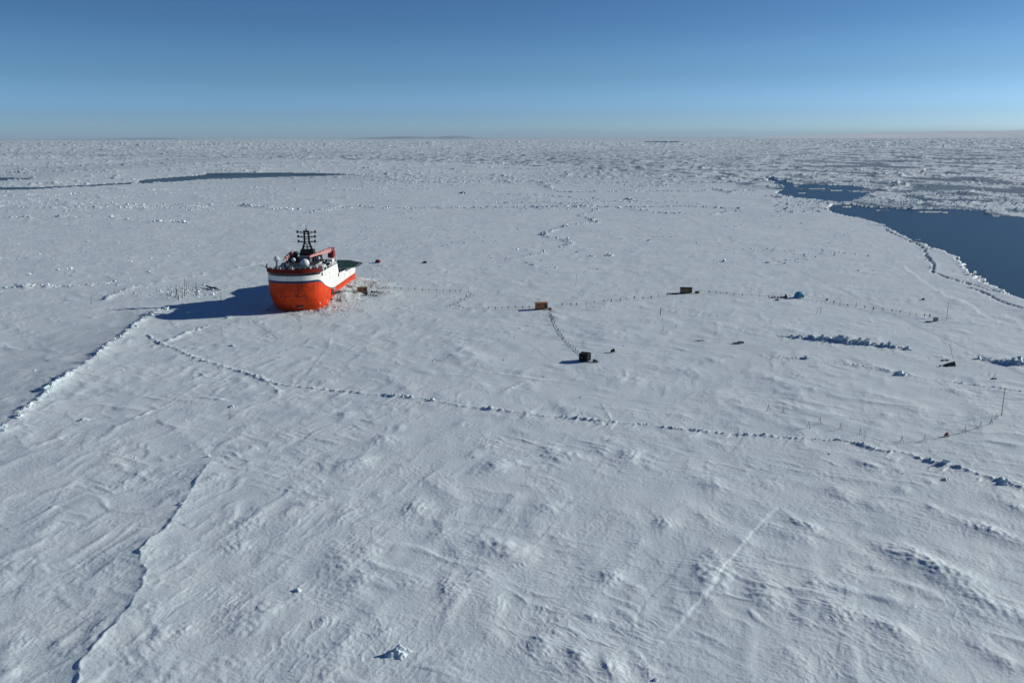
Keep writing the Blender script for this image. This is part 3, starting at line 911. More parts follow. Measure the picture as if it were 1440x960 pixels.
ship = empty('ice_platform_ship', (SHIP_O[0], SHIP_O[1], 0), -SHIP_A)
tag(ship, 'orange and white polar research ship frozen into the ice beside its long blue shadow', 'ship')

def outline(z):
    k = max(0.0, 1 - z / 9.5) ** 1.9
    vb = 4.6 * k
    a = 11.6 - 1.1 * k
    Lb = 11.0
    right = []
    for i in range(0, 25):                       # bow half, from the stem to the shoulder
        th = math.pi / 2 * i / 24
        right.append((a * math.sin(th), vb + Lb - Lb * max(0.0, math.cos(th)) ** 0.8))
    s0 = vb + Lb
    for i in range(1, 31):
        right.append((a, s0 + (66 - s0) * i / 30))
    for i in range(1, 9):
        th = math.pi / 2 * i / 8
        right.append((a - 3.4 * (1 - math.cos(th)), 66 + 6 * math.sin(th)))
    right.append((a - 7, 72.0)); right.append((0, 72.0))
    return right

def lerp_tab(tab, v):
    for (a, fa), (b, fb) in zip(tab, tab[1:]):
        if v <= b:
            t = (v - a) / (b - a) if b > a else 0
            t = min(max(t, 0), 1)
            return fa + (fb - fa) * t
    return tab[-1][1]
ZB = [(0, 12.2), (5.2, 12.2), (6.5, 11.9), (8, 11.1), (10, 10.0), (13, 8.9), (16, 7.9), (19, 7.0), (22, 6.3), (25, 6.0), (72, 5.9)]
SW = [(0, 1.0), (5, 0.95), (7, 0.6), (10, 0.35), (24, 0.3), (26, 0.12), (72, 0.10)]
ZT = [(0, 15.2), (6.4, 15.2), (7.2, 16.0), (33, 15.7), (33.2, 10.9), (60, 10.3), (72, 10.0)]
top = outline(13)
NC = len(top)
hull = MB()
cols = []
for side in (1, -1):
    grid = []
    for j in range(NC):
        v = top[j][1]
        zb, sw, ztp = lerp_tab(ZB, v), lerp_tab(SW, v), lerp_tab(ZT, v)
        zs = [-1.2 + (zb + 1.2) * i / 10 for i in range(11)] + [zb + sw] + [zb + sw + (ztp - zb - sw) * i / 3 for i in (1, 2, 3)]
        c = []
        for z in zs:
            o_ = outline(max(z, 0))[j]
            c.append((side * o_[0], o_[1], z))
        grid.append(c)
    base = len(hull.v)
    R_ = len(grid[0])
    fs, ms = [], []
    for j in range(NC - 1):
        for i in range(R_ - 1):
            q = (base + j * R_ + i, base + (j + 1) * R_ + i, base + (j + 1) * R_ + i + 1, base + j * R_ + i + 1)
            fs.append(q if side == 1 else q[::-1])
            ms.append(0 if i < 10 else (1 if i == 10 else 2))
    hull.v += [p for c in grid for p in c]
    hull.f += fs
    hull.m += ms
ho = hull.build('hull', [ORANGE, BLUE, WHITE2], ship, sm=True)

def slab(pts, z0, z1, mi=0, mb=None):
    mb = mb or MB()
    n = len(pts)
    vs = [(x, y, z0) for x, y in pts] + [(x, y, z1) for x, y in pts]
    fs = [tuple(range(n - 1, -1, -1)), tuple(range(n, 2 * n))] + [(i, (i + 1) % n, n + (i + 1) % n, n + i) for i in range(n)]
    return mb.add(vs, fs, mi)
def plan(z, v0, v1, inset):
    r = [(max(0, x - inset), max(y, inset)) for x, y in outline(z) if v0 <= y <= v1]
    return [(x, y) for x, y in r] + [(-x, y) for x, y in reversed(r) if x > 0]
slab(plan(13, 7, 33, 0.12), 14.2, 14.6).build('main_deck', DARK, ship)
slab(plan(13, 33, 73, 0.12), 9.6, 9.9).build('aft_deck', DARK, ship)
slab([(-11.4, 32.8), (11.4, 32.8), (11.4, 33.1), (-11.4, 33.1)], 9.9, 15.6).build('deck_bulkhead', WHITE, ship)

def ringband(z0, z1, off0, off1, vmax, thick):
    mb = MB()
    for side in (1, -1):
        pts = [(x, y) for x, y in outline(13) if y <= vmax]
        for (xa, ya), (xb, yb) in zip(pts, pts[1:]):
            def o(x, y, off):
                l = math.hypot(x / 11.6, (11 - y) / 11) or 1
                nx, ny = (x / 11.6) / l, -((11 - y) / 11) / l
                return (side * (x + nx * off), y + ny * off)
            A0, B0 = o(xa, ya, off0), o(xb, yb, off0)
            A1, B1 = o(xa, ya, off1), o(xb, yb, off1)
            A2, B2 = o(xa, ya, off1 - thick), o(xb, yb, off1 - thick)
            A3, B3 = o(xa, ya, off0 - thick), o(xb, yb, off0 - thick)
            vs = [(*A0, z0), (*B0, z0), (*B1, z1), (*A1, z1), (*B2, z1), (*A2, z1), (*A3, z0), (*B3, z0)]
            fs = [(0, 1, 2, 3), (3, 2, 4, 5), (5, 4, 7, 6), (6, 7, 1, 0)]
            if side == -1: fs = [f[::-1] for f in fs]
            mb.add(vs, fs)
    return mb
ringband(15.15, 16.45, -0.05, -0.05, 7.2, 0.3).build('bridge_window_band', GLASS, ship)
ringband(16.3, 18.0, 0.35, 0.30, 6.8, 0.35).build('roof_bulwark', REDRIM, ship)
for s_ in (10.2, -11.0):
    MB().box(s_, s_ + .8, 6.8, 8.4, 16.3, 17.6).build('roof_bulwark', REDRIM, ship)
rp = [(x, y) for x, y in outline(13) if y <= 7]
rp = [(max(x - 0.1, 0), max(y, 0.2)) for x, y in rp] + [(9.4, 8), (9.4, 15), (0, 15)]
slab(rp + [(-x, y) for x, y in reversed(rp) if x > 0], 16.45, 16.8).build('roof_deck', GREEN, ship)
slab([(-9.2, 7.5), (9.2, 7.5), (9.2, 14.8), (-9.2, 14.8)], 14.6, 16.45).build('bridge_back_wall', WHITE, ship)
# bulwark capping along the white side
for s in (1, -1):
    MB().beam((s * 11.6, 7.4, 16.05), (s * 11.6, 33, 15.78), 0.28, 0.14).build('bulwark_cap', GREY, ship)
    MB().beam((s * 11.5, 33.4, 11.0), (s * 11.5, 42, 10.8), 0.24, 0.14).build('bulwark_cap', GREY, ship)

# helicopter deck
def octo(R):
    return [(1.0 + R * math.cos(math.radians(22.5 + 45 * i)), 56.2 + R * math.sin(math.radians(22.5 + 45 * i))) for i in range(8)]
hd = slab(octo(15.2), 11.0, 11.35).build('helideck', GREEN, ship)
eo, ei = octo(15.6), octo(15.1)
eb = MB()
for i in range(8):
    j = (i + 1) % 8
    eb.beam((*eo[i], 11.40), (*eo[j], 11.40), 0.32, 0.12)
eb.build('edge_rail', GREY, hd)
nb = MB()
e2 = octo(16.9)
for i in range(8):
    j = (i + 1) % 8
    nb.add([(*ei[i], 11.1), (*ei[j], 11.1), (*e2[j], 11.5), (*e2[i], 11.5)], [(0, 1, 2, 3), (3, 2, 1, 0)])
nb.build('safety_net', DARK, hd)
for i in range(8):
    MB().beam((1 + 9 * math.cos(math.radians(45 * i)), 56.2 + 9 * math.sin(math.radians(45 * i)), 9.9), (1 + 12.5 * math.cos(math.radians(45 * i)), 56.2 + 12.5 * math.sin(math.radians(45 * i)), 11.0), 0.3, 0.3).build('strut', GREY, hd)
ring = MB()
for i in range(28):
    a0, a1 = 2 * math.pi * i / 28, 2 * math.pi * (i + 1) / 28
    P = [(1 + r * math.cos(t), 56.2 + r * math.sin(t), 11.355) for r, t in ((7.0, a0), (7.4, a0), (7.4, a1), (7.0, a1))]
    ring.add(P, [(0, 1, 2, 3)])
ring.build('landing_circle', mat('faded_line', (0.10, 0.13, 0.10), 0.8), hd)

# deckhouses
dh = slab([(-8, 16), (6.5, 16), (6.5, 31), (-8, 31)], 14.6, 17.6).build('deckhouse', WHITE, ship)
for i in range(7):
    MB().box(-7.2 + i * 2.0, -6.3 + i * 2.0, 15.93, 16.0, 15.7, 16.6).build('window', GLASS, dh)
slab([(-8.3, 15.7), (6.8, 15.7), (6.8, 31.2), (-8.3, 31.2)], 17.6, 17.8).build('roof', DARK, dh)
MB().box(-2.2, 2.6, 22, 26, 17.8, 20.2).build('mast_house', BGREY, ship)
pl = MB()
pl.box(-3.0, 3.2, 25.8, 30.5, 17.8, 20.6)
pl.box(-3.4, 3.6, 25.2, 31.0, 20.6, 20.9)
pl.box(-2.6, 3.0, 26.4, 29.6, 20.9, 22.6)
for i in range(9):
    x = -3.2 + i * 0.8
    pl.tube((x, 25.4, 20.9), (x, 25.4, 22.0 + 0.5 * (i % 3)), 0.09)
pl.build('mast_platform', MASTM, ship)
ms = MB()
for s in (-1, 1):
    ms.tube((s * 2.3, 28, 21.8), (s * 1.1, 28, 25.4), 0.55, 0.42)
    ms.tube((s * 1.05, 28, 25.2), (s * 0.9, 28, 30.8), 0.44, 0.42)
for z in (23.7, 25.0, 27.1, 29.3, 30.4):
    ms.beam((-1.2, 28, z), (1.2, 28, z), 0.35, 0.35)
ms.tube((0, 28, 30.3), (0, 28, 31.6), 0.45, 0.3)
ms.tube((0, 28, 31.5), (0, 28, 33.2), 0.12, 0.08)
ms.tube((0, 28, 22.0), (0, 28, 24.6), 0.25)
mo = ms.build('mast', MASTM, ship)
for z, hw in ((30.0, 3.9), (28.0, 3.7), (25.9, 3.6)):
    c = MB()
    c.beam((-hw, 28, z), (hw, 28, z), 0.36, 0.34)
    for s in (-1, 1):
        c.box(s * hw - 0.36, s * hw + 0.36, 27.7, 28.3, z - 0.35, z + 0.8)
        c.box(s * hw * 0.62 - 0.2, s * hw * 0.62 + 0.2, 27.8, 28.2, z, z + 0.45)
        c.tube((s * hw * 0.8, 28, z), (s * 0.95, 28, z - 0.9), 0.07)
    c.build('crossarm', MASTM, mo)
MB().tube((-6.5, 28, 25.9), (-3.6, 28, 25.9), 0.05).build('whip_antenna', MASTM, mo)
MB().tube((3.6, 28, 25.9), (5.2, 28, 25.9), 0.05).build('whip_antenna', MASTM, mo)

# domes and bridge roof gear
def dome(x, y, z, r, zbase):
    d = MB().sphere((x, y, z), r, 20, 12).build('radome', DOME, ship, sm=True)
    MB().tube((x, y, zbase), (x, y, z - r * 0.8), r * 0.32, r * 0.45, 10).build('pedestal', GREY, d)
dome(3.4, 11.5, 18.9, 1.9, 16.8)
dome(-7.8, 9.5, 21.0, 1.15, 16.8)
dome(5.2, 26.5, 18.9, 0.7, 17.8)
dome(-4.0, 20.0, 19.1, 0.9, 17.8)
for x, y, zt_, r in ((-3.8, 10, 23.6, 0.10), (-3.2, 10.5, 19.5, 0.16), (-10.6, 4.5, 19.0, 0.07), (-8.6, 3.0, 19.4, 0.07), (-6.9, 2.4, 19.7, 0.09), (-5.4, 2, 18.9, 0.12), (-2.0, 1.6, 19.2, 0.07), (0.4, 1.5, 18.7, 0.14), (2.0, 1.8, 19.3, 0.06), (5.0, 2.4, 19.2, 0.07), (7.2, 3.4, 18.8, 0.10), (9.0, 4.6, 18.6, 0.09), (-1.0, 12, 20.2, 0.10), (6.8, 12, 19.4, 0.08)):
    MB().tube((x, y, 16.8), (x, y, zt_), r, r * 0.7).build('antenna', GREY if r > 0.1 else DARK, ship)
boxes = [(-9.4, -8.2, 5, 6.4, 17.9, WHITE), (-7.6, -6.8, 6, 7.2, 18.3, DARK), (-5.8, -4.9, 4.4, 5.6, 18.1, GREY), (-2.8, -1.2, 6, 8.4, 18.0, DARK), (-0.6, 0.5, 3.6, 4.4, 18.2, WHITE), (1.2, 5.8, 8.6, 9.8, 17.7, GREEN), (6.2, 7.2, 6.4, 7.4, 18.0, WHITE), (-4.4, -3.4, 8.4, 9.6, 18.8, BGREY), (7.6, 8.8, 9.4, 12, 18.0, GREY)]
for x0, x1, y0, y1, z1, mt in boxes:
    mb = MB()
    mb.box(x0, x1, y0, y1, 16.8, z1)
    mb.box(x0 + 0.15, x1 - 0.15, y0 + 0.15, y1 - 0.15, z1, z1 + 0.2)
    mb.build('locker', mt, ship)
MB().tube((-10.9, 4.2, 18.4), (-13.2, 3.8, 19.3), 0.10).build('flag_boom', DARK, ship)
MB().tube((-11.0, 5.2, 18), (-10.4, 5.0, 19.6), 0.4, 0.2, 8).build('searchlight', DARK, ship)

# cranes
cr1 = MB().tube((8.4, 35.6, 9.9), (8.4, 35.6, 18.2), 1.0, 0.95, 12).build('crane_pedestal', DKRED, ship)
mb = MB().box(7.2, 9.8, 34.2, 37.4, 18.2, 20.8)
mb.box(7.6, 9.3, 36.6, 38.2, 20.2, 22.2)
mb.build('machinery_house', DKRED, cr1)
bm_ = MB().beam((8.3, 35.0, 21.4), (5.6, 27.5, 21.0), 1.3, 1.9, 0, 1.1, 1.4)
bm_.beam((5.6, 27.5, 21.0), (3.0, 20.0, 20.4), 1.0, 1.2, 0, 0.6, 0.7)
bm_.build('boom', PINK, cr1)
br = MB()
for s in (-0.9, 0.9):
    br.beam((8.4 + s, 37.6, 17.2), (8.4 + s * 0.7, 35.2, 22.4), 0.32, 0.32)
    br.beam((8.4 + s, 33.8, 17.6), (8.4 + s, 36.8, 21.8), 0.26, 0.26)
br.beam((7.4, 35.4, 22.4), (9.4, 35.4, 22.4), 0.3, 0.3)
br.tube((8.4, 35.2, 22.4), (3.2, 20.6, 20.9), 0.06)
br.build('lattice_frame', PINK, cr1)
cr2 = MB().tube((-6.6, 29, 14.6), (-6.6, 29, 19.2), 0.8, 0.75, 12).build('crane_pedestal', DKRED, ship)
MB().box(-7.9, -5.2, 28, 31, 19.2, 21.2).build('machinery_house', MASTM, cr2)
mb = MB().beam((-6.9, 28.2, 21.2), (-8.2, 22, 19.6), 1.1, 1.2, 0, 0.8, 0.9)
mb.beam((-5.8, 28.2, 20.7), (-8.4, 20.0, 18.8), 0.6, 0.5)
mb.build('boom', PINK, cr2)
MB().box(-8.6, -4.6, 27, 31.8, 17.8, 18.9).build('crane_base', MASTM, ship)
MB().box(-3.9, -2.3, 29, 32, 17.8, 21.0).build('funnel', MASTM, ship)
MB().box(3.7, 5.4, 29, 32, 17.6, 20.4).build('funnel', MASTM, ship)

# clutter on the open deck
crng = random.Random(4)
for k in range(34):
    v = crng.uniform(17, 32.0); u = crng.uniform(6.9, 10.4)
    if k % 5 == 4: u = crng.uniform(-10.4, -8.6)
    s = crng.uniform(0.5, 1.1)
    h = crng.uniform(1.0, 3.6)
    mt = (WHITE, WHITE, DARK, WHITE, BGREY, WHITE, GREEN)[k % 7]
    mb = MB()
    if k % 3 == 0:
        mb.tube((u, v, 14.6), (u, v, 14.6 + h), s * 0.55, s * 0.5, 10)
        mb.sphere((u, v, 14.6 + h), s * 0.55, 10, 6, 0.6)
        mb.build('ventilator', mt, ship, sm=False)
    else:
        mb.box(u - s, u + s, v - s, v + s, 14.6, 14.6 + h * 0.75)
        mb.box(u - s * .7, u + s * .7, v - s * .7, v + s * .7, 14.6 + h * .75, 14.9 + h * .75)
        mb.build('deck_box', mt, ship)
MB().box(8.6, 10.9, 27.5, 31.0, 14.6, 18.3).build('stores_house', WHITE, ship)
MB().tube((11.2, 32.6, 15.5), (11.2, 32.6, 19.4), 0.22, 0.18, 8).build('stern_light_post', WHITE, ship)
for v in (34.0, 36.5, 39.5):
    MB().box(9.2, 11.0, v, v + 1.6, 9.9, 11.9).build('winch', DARK, ship)
MB().box(-9, 6, 34, 41, 9.9, 12.4).build('hangar_block', DARK, ship)

# rails on the bridge roof and along the deckhouse roof
rl = MB()
rr_ = [(x * .985, y + .25) for x, y in outline(13) if y <= 6.8]
for sgn in (-1, 1):
    for (xa, ya), (xb, yb) in zip(rr_, rr_[1:]):
        rl.tube((sgn * xa, ya, 18.7), (sgn * xb, yb, 18.7), .04, n=4)
    for x, y in rr_[::3]:
        rl.tube((sgn * x, y, 17.9), (sgn * x, y, 18.7), .04, n=4)
rl.build('roof_railing', WHITE, ship)
for k in range(9):
    MB().box(11.40, 11.66, 9.5 + k * 2.5, 10.3 + k * 2.5, 16.1, 17.0).build('rail_stanchion', WHITE, ship) if k % 2 == 0 else MB().tube((11.5, 9.5 + k * 2.5, 16), (11.5, 9.5 + k * 2.5, 17), .07).build('rail_stanchion', GREY, ship)
MB().beam((11.5, 8, 17.0), (11.5, 32.8, 16.8), .08, .08).build('hand_rail', WHITE, ship)
# lifeboat on the starboard side, orange canopy
lb = MB().sphere((8.9, 20.5, 16.2), 1.0, 14, 8, .9)
lb.v = [(8.9 + (x - 8.9) * 1.0, 20.5 + (y - 20.5) * 2.6, z) for x, y, z in lb.v]
lb.build('lifeboat', DOME, ship, sm=True)
# marks on the hull
def side_mark(name, v0, v1, z0, z1, m_, proud=0.04, deep=0.25):
    x = outline((z0 + z1) / 2)[40][0]
    MB().box(x - deep, x + proud, v0, v1, z0, z1).build(name, m_, ship)
for v in (12.5, 18.5, 26):
    side_mark('porthole', v, v + 0.5, 13.6, 14.1, GLASS)
for v, z in ((20, 11.2), (24, 11.0), (45, 8.3), (55, 7.9), (64, 8.6), (14, 11.6)):
    side_mark('porthole', v, v + 0.45, z, z + 0.45, GREY)
side_mark('boarding_hatch', 21.6, 24.8, 3.6, 6.1, DARK, 0.25)
MB().box(11.0, 12.6, 21.2, 25.2, 5.9, 6.15).build('hatch_platform', GREY, ship)
side_mark('bulwark_opening', 7.6, 8.4, 14.3, 15.5, BLACK)
side_mark('bulwark_opening', 33.3, 34.9, 9.6, 10.9, BLACK)
side_mark('draught_mark', 15, 15.3, 1.6, 3.4, WHITE)
side_mark('bilge_strake', 26, 66, 5.15, 5.35, RUST, 0.03)
def bow_mark(name, th, z, wd_, hg, m_):
    o0 = outline(z)
    k = min(max(int(abs(th) / 90 * 24), 1), 23)
    x, y = o0[k]
    x2, y2 = o0[k + 1]
    s = 1 if th >= 0 else -1
    tx_, ty_ = (x2 - x), (y2 - y)
    l = math.hypot(tx_, ty_)
    ang = math.atan2(s * ty_, tx_) if s == 1 else math.atan2(-ty_, tx_)
    T = Matrix.Translation((s * x, y, z)) @ Matrix.Rotation(ang, 4, 'Z')
    MB().box(-wd_ / 2, wd_ / 2, -0.12, 0.3, -hg / 2, hg / 2, 0, T).build(name, m_, ship)
for th, z, a_, b_ in ((-14, 6.6, 0.8, 0.6), (-4, 6.8, 0.5, 0.5), (14, 7.0, 0.9, 0.7), (20, 6.6, 0.6, 0.4), (-26, 6.4, .5, .4), (27, 6.9, 0.7, 0.4), (38, 10.3, 0.4, 0.3), (46, 9.7, 0.4, 0.3), (42, 8.8, 0.35, 0.3), (34, 11, .3, .3), (50, 10.8, .3, .4)):
    bow_mark('hull_fitting', th, z, a_, b_, BLACK)
bow_mark('anchor_recess', 16, 2.6, 2.6, 1.1, BLACK)
bow_mark('anchor', 18, 1.9, 1.5, 0.35, GREY)
bow_mark('draught_mark', 64, 2.8, 0.25, 1.3, WHITE)

# ------------------------------------------------------------------ camp on the ice
WOOD = mat('orange_boards', (0.42, 0.17, 0.065), 0.7, 0.2, vary=0.25, scale=3)
TAN = mat('tan_boards', (0.26, 0.165, 0.075), 0.75, 0.2, vary=0.25, scale=3)
BROWN = mat('brown_boards', (0.28, 0.13, 0.065), 0.75, 0.2, vary=0.3, scale=3)
TARP = mat('black_tarpaulin', (0.009, 0.010, 0.010), 0.85, 0.08, vary=0.4, scale=4, bump=0.3)
TENTB = mat('blue_canvas', (0.035, 0.30, 0.46), 0.6, 0.3, vary=0.2, scale=3, bump=0.3)
TENTR = mat('dark_red_canvas', (0.24, 0.025, 0.035), 0.6, 0.3, vary=0.2, scale=3)
KHAKI = mat('olive_tarpaulin', (0.085, 0.10, 0.065), 0.7, 0.2, vary=0.3, scale=3)
STICK = mat('weathered_stick', (0.075, 0.068, 0.062), 0.8, 0.1)
CABLE = mat('black_cable', (0.02, 0.02, 0.022), 0.6, 0.2)
REDBOX = mat('red_case', (0.35, 0.04, 0.03), 0.6, 0.2)
SNOWTOP = ICE

def boards(parent, x0, x1, y, z0, z1, n, m_, axis='x', name='board'):
    """a wall face of single upright boards"""
    L = (x1 - x0) / n
    me_ = None
    for i in range(n):
        if me_ is None:
            b_ = MB()
            if axis == 'x': b_.box(0.015, L - 0.015, -0.03, 0.03, z0, z1)
            else: b_.box(-0.03, 0.03, 0.015, L - 0.015, z0, z1)
            o = b_.build(name, m_, parent)
            me_ = o.data
        else:
            o = bpy.data.objects.new(name, me_)
            col.objects.link(o)
            o.parent = parent
        o.location = (x0 + i * L, y, 0) if axis == 'x' else (y, x0 + i * L, 0)

def hut(px, py, W, D, H, rz, wm_, label, name='sledge_hut', roof=None, lift=0.35, rim=None, n=6, door_side='front', cat='hut'):
    x, y = G(px, py)
    y += D / 2 * math.cos(rz)
    r = empty(name, (x, y, hz(x, y)), rz)
    tag(r, label, cat)
    a, b_ = W / 2, D / 2
    wl = MB().box(-a + .04, a - .04, -b_ + .04, b_ - .04, lift, H).build('wall', wm_, r)
    boards(wl, -a, a, -b_, lift, H, n, wm_)
    boards(wl, -b_, b_, a, lift, H, max(3, n // 2), wm_, 'y')
    boards(wl, -b_, b_, -a, lift, H, max(3, n // 2), wm_, 'y')
    rf = MB()
    rf.box(-a - .15, a + .15, -b_ - .15, b_ + .15, H, H + 0.12)
    rf.box(-a + .2, a - .2, -b_ + .2, b_ - .2, H + 0.12, H + 0.20)
    rf.build('roof', roof or wm_, r)
    if rim:
        e_ = MB()
        for p, q in (((-a, -b_), (a, -b_)), ((a, -b_), (a, b_)), ((-a, -b_), (-a, b_)), ((-a, b_), (a, b_))):
            e_.beam((*p, H + 0.16), (*q, H + 0.16), 0.10, 0.10)
        for p in ((-a, -b_), (a, -b_)):
            e_.beam((p[0] * 1.01, p[1] * 1.01, lift), (p[0] * 1.01 + 0.001, p[1] * 1.01, H), 0.10, 0.10)
        e_.build('edge_frame', rim, r)
    for s in (-1, 1):
        ru = MB().box(-a - .3, a + .3, s * b_ * .7 - .08, s * b_ * .7 + .08, -0.1, 0.14)
        for q in (-.7, 0, .7):
            ru.box(q * a - .08, q * a + .08, s * b_ * .7 - .06, s * b_ * .7 + .06, 0.14, lift)
        ru.build('runner', DARK, r)
    d_ = MB().box(a * .45, a * .45 + .8, -b_ - .07, -b_ - .035, lift + .1, min(H - .2, lift + 2.0)).build('door', DARK, r)
    MB().box(a * .45 + .65, a * .45 + .72, -b_ - .11, -b_ - .07, lift + 1, lift + 1.15).build('handle', GREY, d_)
    w_ = MB().box(-a * .6, -a * .6 + .6, -b_ - .08, -b_ - .035, H - 1.2, H - .6).build('window', GLASS, r)
    MB().box(-a * .6 - .07, -a * .6 + .67, -b_ - .06, -b_ - .034, H - 1.27, H - 1.2).build('sill', GREY, w_)
    return r

hut(761.5, 436.2, 4.9, 2.6, 2.6, math.radians(8), WOOD, 'bright orange board hut on runners above the winding line of stakes', roof=mat('orange_roof', (0.46, 0.20, 0.09), 0.7), n=7)
hut(823, 508.8, 3.1, 2.6, 2.5, math.radians(-24), TARP, 'black tarpaulin covered hut with pale edge frame nearest the camera', roof=TARP, rim=mat('pale_edge', (0.20, 0.21, 0.21), 0.5), n=4)
hut(965.5, 412.6, 5.2, 2.6, 2.35, math.radians(-6), TAN, 'long low tan board hut standing on a snow rise beside the stake line', roof=TARP, n=8)
hut(509, 414.0, 4.4, 2.6, 2.4, math.radians(12), BROWN, 'brown box cabin on runners beside the ship stern snow bank', roof=mat('cabin_roof', (0.30, 0.22, 0.17), 0.7), n=6)

def thing_mesh(mb, name, m_, loc, label, cat, rz=0, sm=False, group=None):
    o = mb.build(name, m_, None, sm=sm)
    o.location = loc
    o.rotation_euler = (0, 0, rz)
    return tag(o, label, cat, group)
def at(px, py, dz=0.0):
    x, y = G(px, py)
    return (x, y, hz(x, y) + dz)

# dome tents
def tent(px, py, W, D, H, m_, rz, label, poles=6):
    r = empty('dome_tent', at(px, py), rz)
    tag(r, label, 'tent')
    mb = MB()
    nu, nv = 24, 8
    vs = []
    for i in range(nv):
        f = i / nv
        rr = math.cos(f * math.pi / 2) ** 0.72
        for k in range(nu):
            t = 2 * math.pi * k / nu
            sg = 1 - 0.05 * (1 - abs(math.cos(poles / 2 * t))) * 1.6
            vs.append((W / 2 * rr * sg * math.cos(t), D / 2 * rr * sg * math.sin(t), H * math.sin(f * math.pi / 2)))
    vs.append((0, 0, H))
    fs = [(i * nu + k, i * nu + (k + 1) % nu, (i + 1) * nu + (k + 1) % nu, (i + 1) * nu + k) for i in range(nv - 1) for k in range(nu)]
    fs += [((nv - 1) * nu + k, (nv - 1) * nu + (k + 1) % nu, nv * nu) for k in range(nu)]
    mb.add(vs, fs)
    mb.build('canvas', m_, r)
    dd = MB().add([(W * .18, -D * .49, .05), (W * .38, -D * .42, .05), (W * .34, -D * .36, H * .55), (W * .2, -D * .42, H * .6)], [(0, 1, 2, 3), (3, 2, 1, 0)])
    dd.build('door_flap', DARK, r)
    sk = MB()
    for k in range(nu):
        t0, t1 = 2 * math.pi * k / nu, 2 * math.pi * (k + 1) / nu
        a, b_, c, d_ = [(W / 2 * s * math.cos(t), D / 2 * s * math.sin(t), z) for s, t, z in ((1.0, t0, .22), (1.0, t1, .22), (1.16, t1, 0), (1.16, t0, 0))]
        sk.add([a, b_, c, d_], [(0, 3, 2, 1)])
    sk.build('snow_valance', SNOWTOP, r)
    return r
tent(1123.5, 418.5, 4.8, 3.6, 2.6, TENTB, 0.2, 'bright blue dome tent at the end of the dark cable line')
tent(531.5, 369.5, 3.8, 3.0, 1.9, TENTR, -0.3, 'small dark red dome tent behind the ship stern')

# sledges, cases and heaps
def sledge(px, py, L, W, rz, load, label, m2=DARK, cat='sledge'):
    r = empty('cargo_sledge', at(px, py), rz)
    tag(r, label, cat)
    for s in (-1, 1):
        mb = MB().box(-L / 2, L / 2, s * W / 2 - .04, s * W / 2 + .04, 0, .08)
        mb.beam((L / 2, s * W / 2, .04), (L / 2 + .3, s * W / 2, .35), .08, .08)
        mb.build('runner', STICK, r)
    mb = MB()
    for i in range(5):
        q = -L / 2 + L * (i + .5) / 5
        mb.box(q - .1, q + .1, -W / 2, W / 2, .28, .33)
        for s in (-1, 1):
            mb.box(q - .03, q + .03, s * W / 2 - .03, s * W / 2 + .03, .08, .28)
    mb.build('deck_slats', STICK, r)
    for i, (x0, x1, h) in enumerate(load):
        mb = MB().box(x0, x1, -W * .42, W * .42, .34, .34 + h)
        mb.box(x0 + .06, x1 - .06, -W * .36, W * .36, .34 + h, .40 + h)
        mb.build('load', m2, r)
    return r
sledge(773.2, 436.6, 1.6, 0.9, 0.1, ((-.6, .6, .6),), 'small sledge with a red case beside the orange hut', REDBOX)
sledge(837, 509.5, 1.9, 1.0, -0.5, ((-.7, 0, .5), (.1, .7, .3)), 'dark loaded sledge against the right side of the black hut')
sledge(861.5, 495.5, 1.5, 0.8, 0.4, ((-.6, -.05, .5), (.1, .6, .75)), 'little black sledge standing alone right of the black hut', TARP)
sledge(498, 416.2, 2.8, 1.3, 0.15, ((-1.2, -.4, .5), (-.3, .4, .9), (.5, 1.2, .5)), 'tan loaded sledge in front of the brown cabin by the ship', mat('tan_crates', (0.42, 0.33, 0.24), .7, vary=.3))
sledge(514, 415.8, 2.0, 1.2, 0.3, ((-.9, .8, .7),), 'black loaded sledge at the right foot of the brown cabin', TARP)
sledge(949, 413.8, 3.0, 1.0, 0.05, ((-1.3, 1.3, .25),), 'flat dark sledge left of the long tan hut', TARP)
sledge(980, 412.8, 1.8, 1.0, 0.0, ((-.8, .8, .6),), 'dark sledge touching the right end of the long tan hut', TARP)
sledge(1315.5, 451.6, 1.9, 1.1, 0.1, ((-.8, .8, 1.1),), 'grey boxed sledge at the far right end of the stake line', GREY)
sledge(1330.5, 614.5, 0.9, 0.6, 0.4, ((-.35, .05, .4), (.1, .35, .6)), 'reddish case on a tiny sledge within the curving tripod line', REDBOX)
sledge(1306, 452.8, 2.6, .5, 0.12, ((-1.2, 1.2, .08),), 'flat dark board sledge left of the grey boxed sledge', DARK)

def heap(px, py, items, label, cat='gear heap', name='gear_heap', m_=DARK, seed=0):
    r = empty(name, at(px, py))
    tag(r, label, cat)
    rr = random.Random(seed)
    for i, (x, y_, s, h) in enumerate(items):
        T = Matrix.Translation((x, y_, 0)) @ Matrix.Rotation(rr.uniform(0, 3), 4, 'Z') @ Matrix.Rotation(rr.uniform(-.15, .15), 4, 'X')
        mb = MB().box(-s * .6, s * .6, -s * .4, s * .4, -.05, h, 0, T)
        mb.box(-s * .45, s * .45, -s * .3, s * .3, h, h + .1, 0, T)
        mb.build('case', (m_, DARK, m_, GREY)[i % 4] if m_ is not TARP else TARP, r)
    return r
h_ = heap(597, 370.2, ((-.6, 0, 1.2, .6), (.4, .2, 1.3, .9), (.1, -.3, .7, .5)), 'dark gear heap with a short mast on open ice right of the red tent', m_=TARP, seed=1)
MB().tube((-.2, 0, .4), (-.25, 0, 2.9), .06).build('short_mast', MASTM, h_)
heap(1040, 483.5, ((0, 0, 1.2, .7), (1, .3, .9, .5), (-1.2, -.1, .8, .3), (-2, .2, .5, .2)), 'grey heap of crates half covered with snow above the runway', m_=GREY, seed=2)
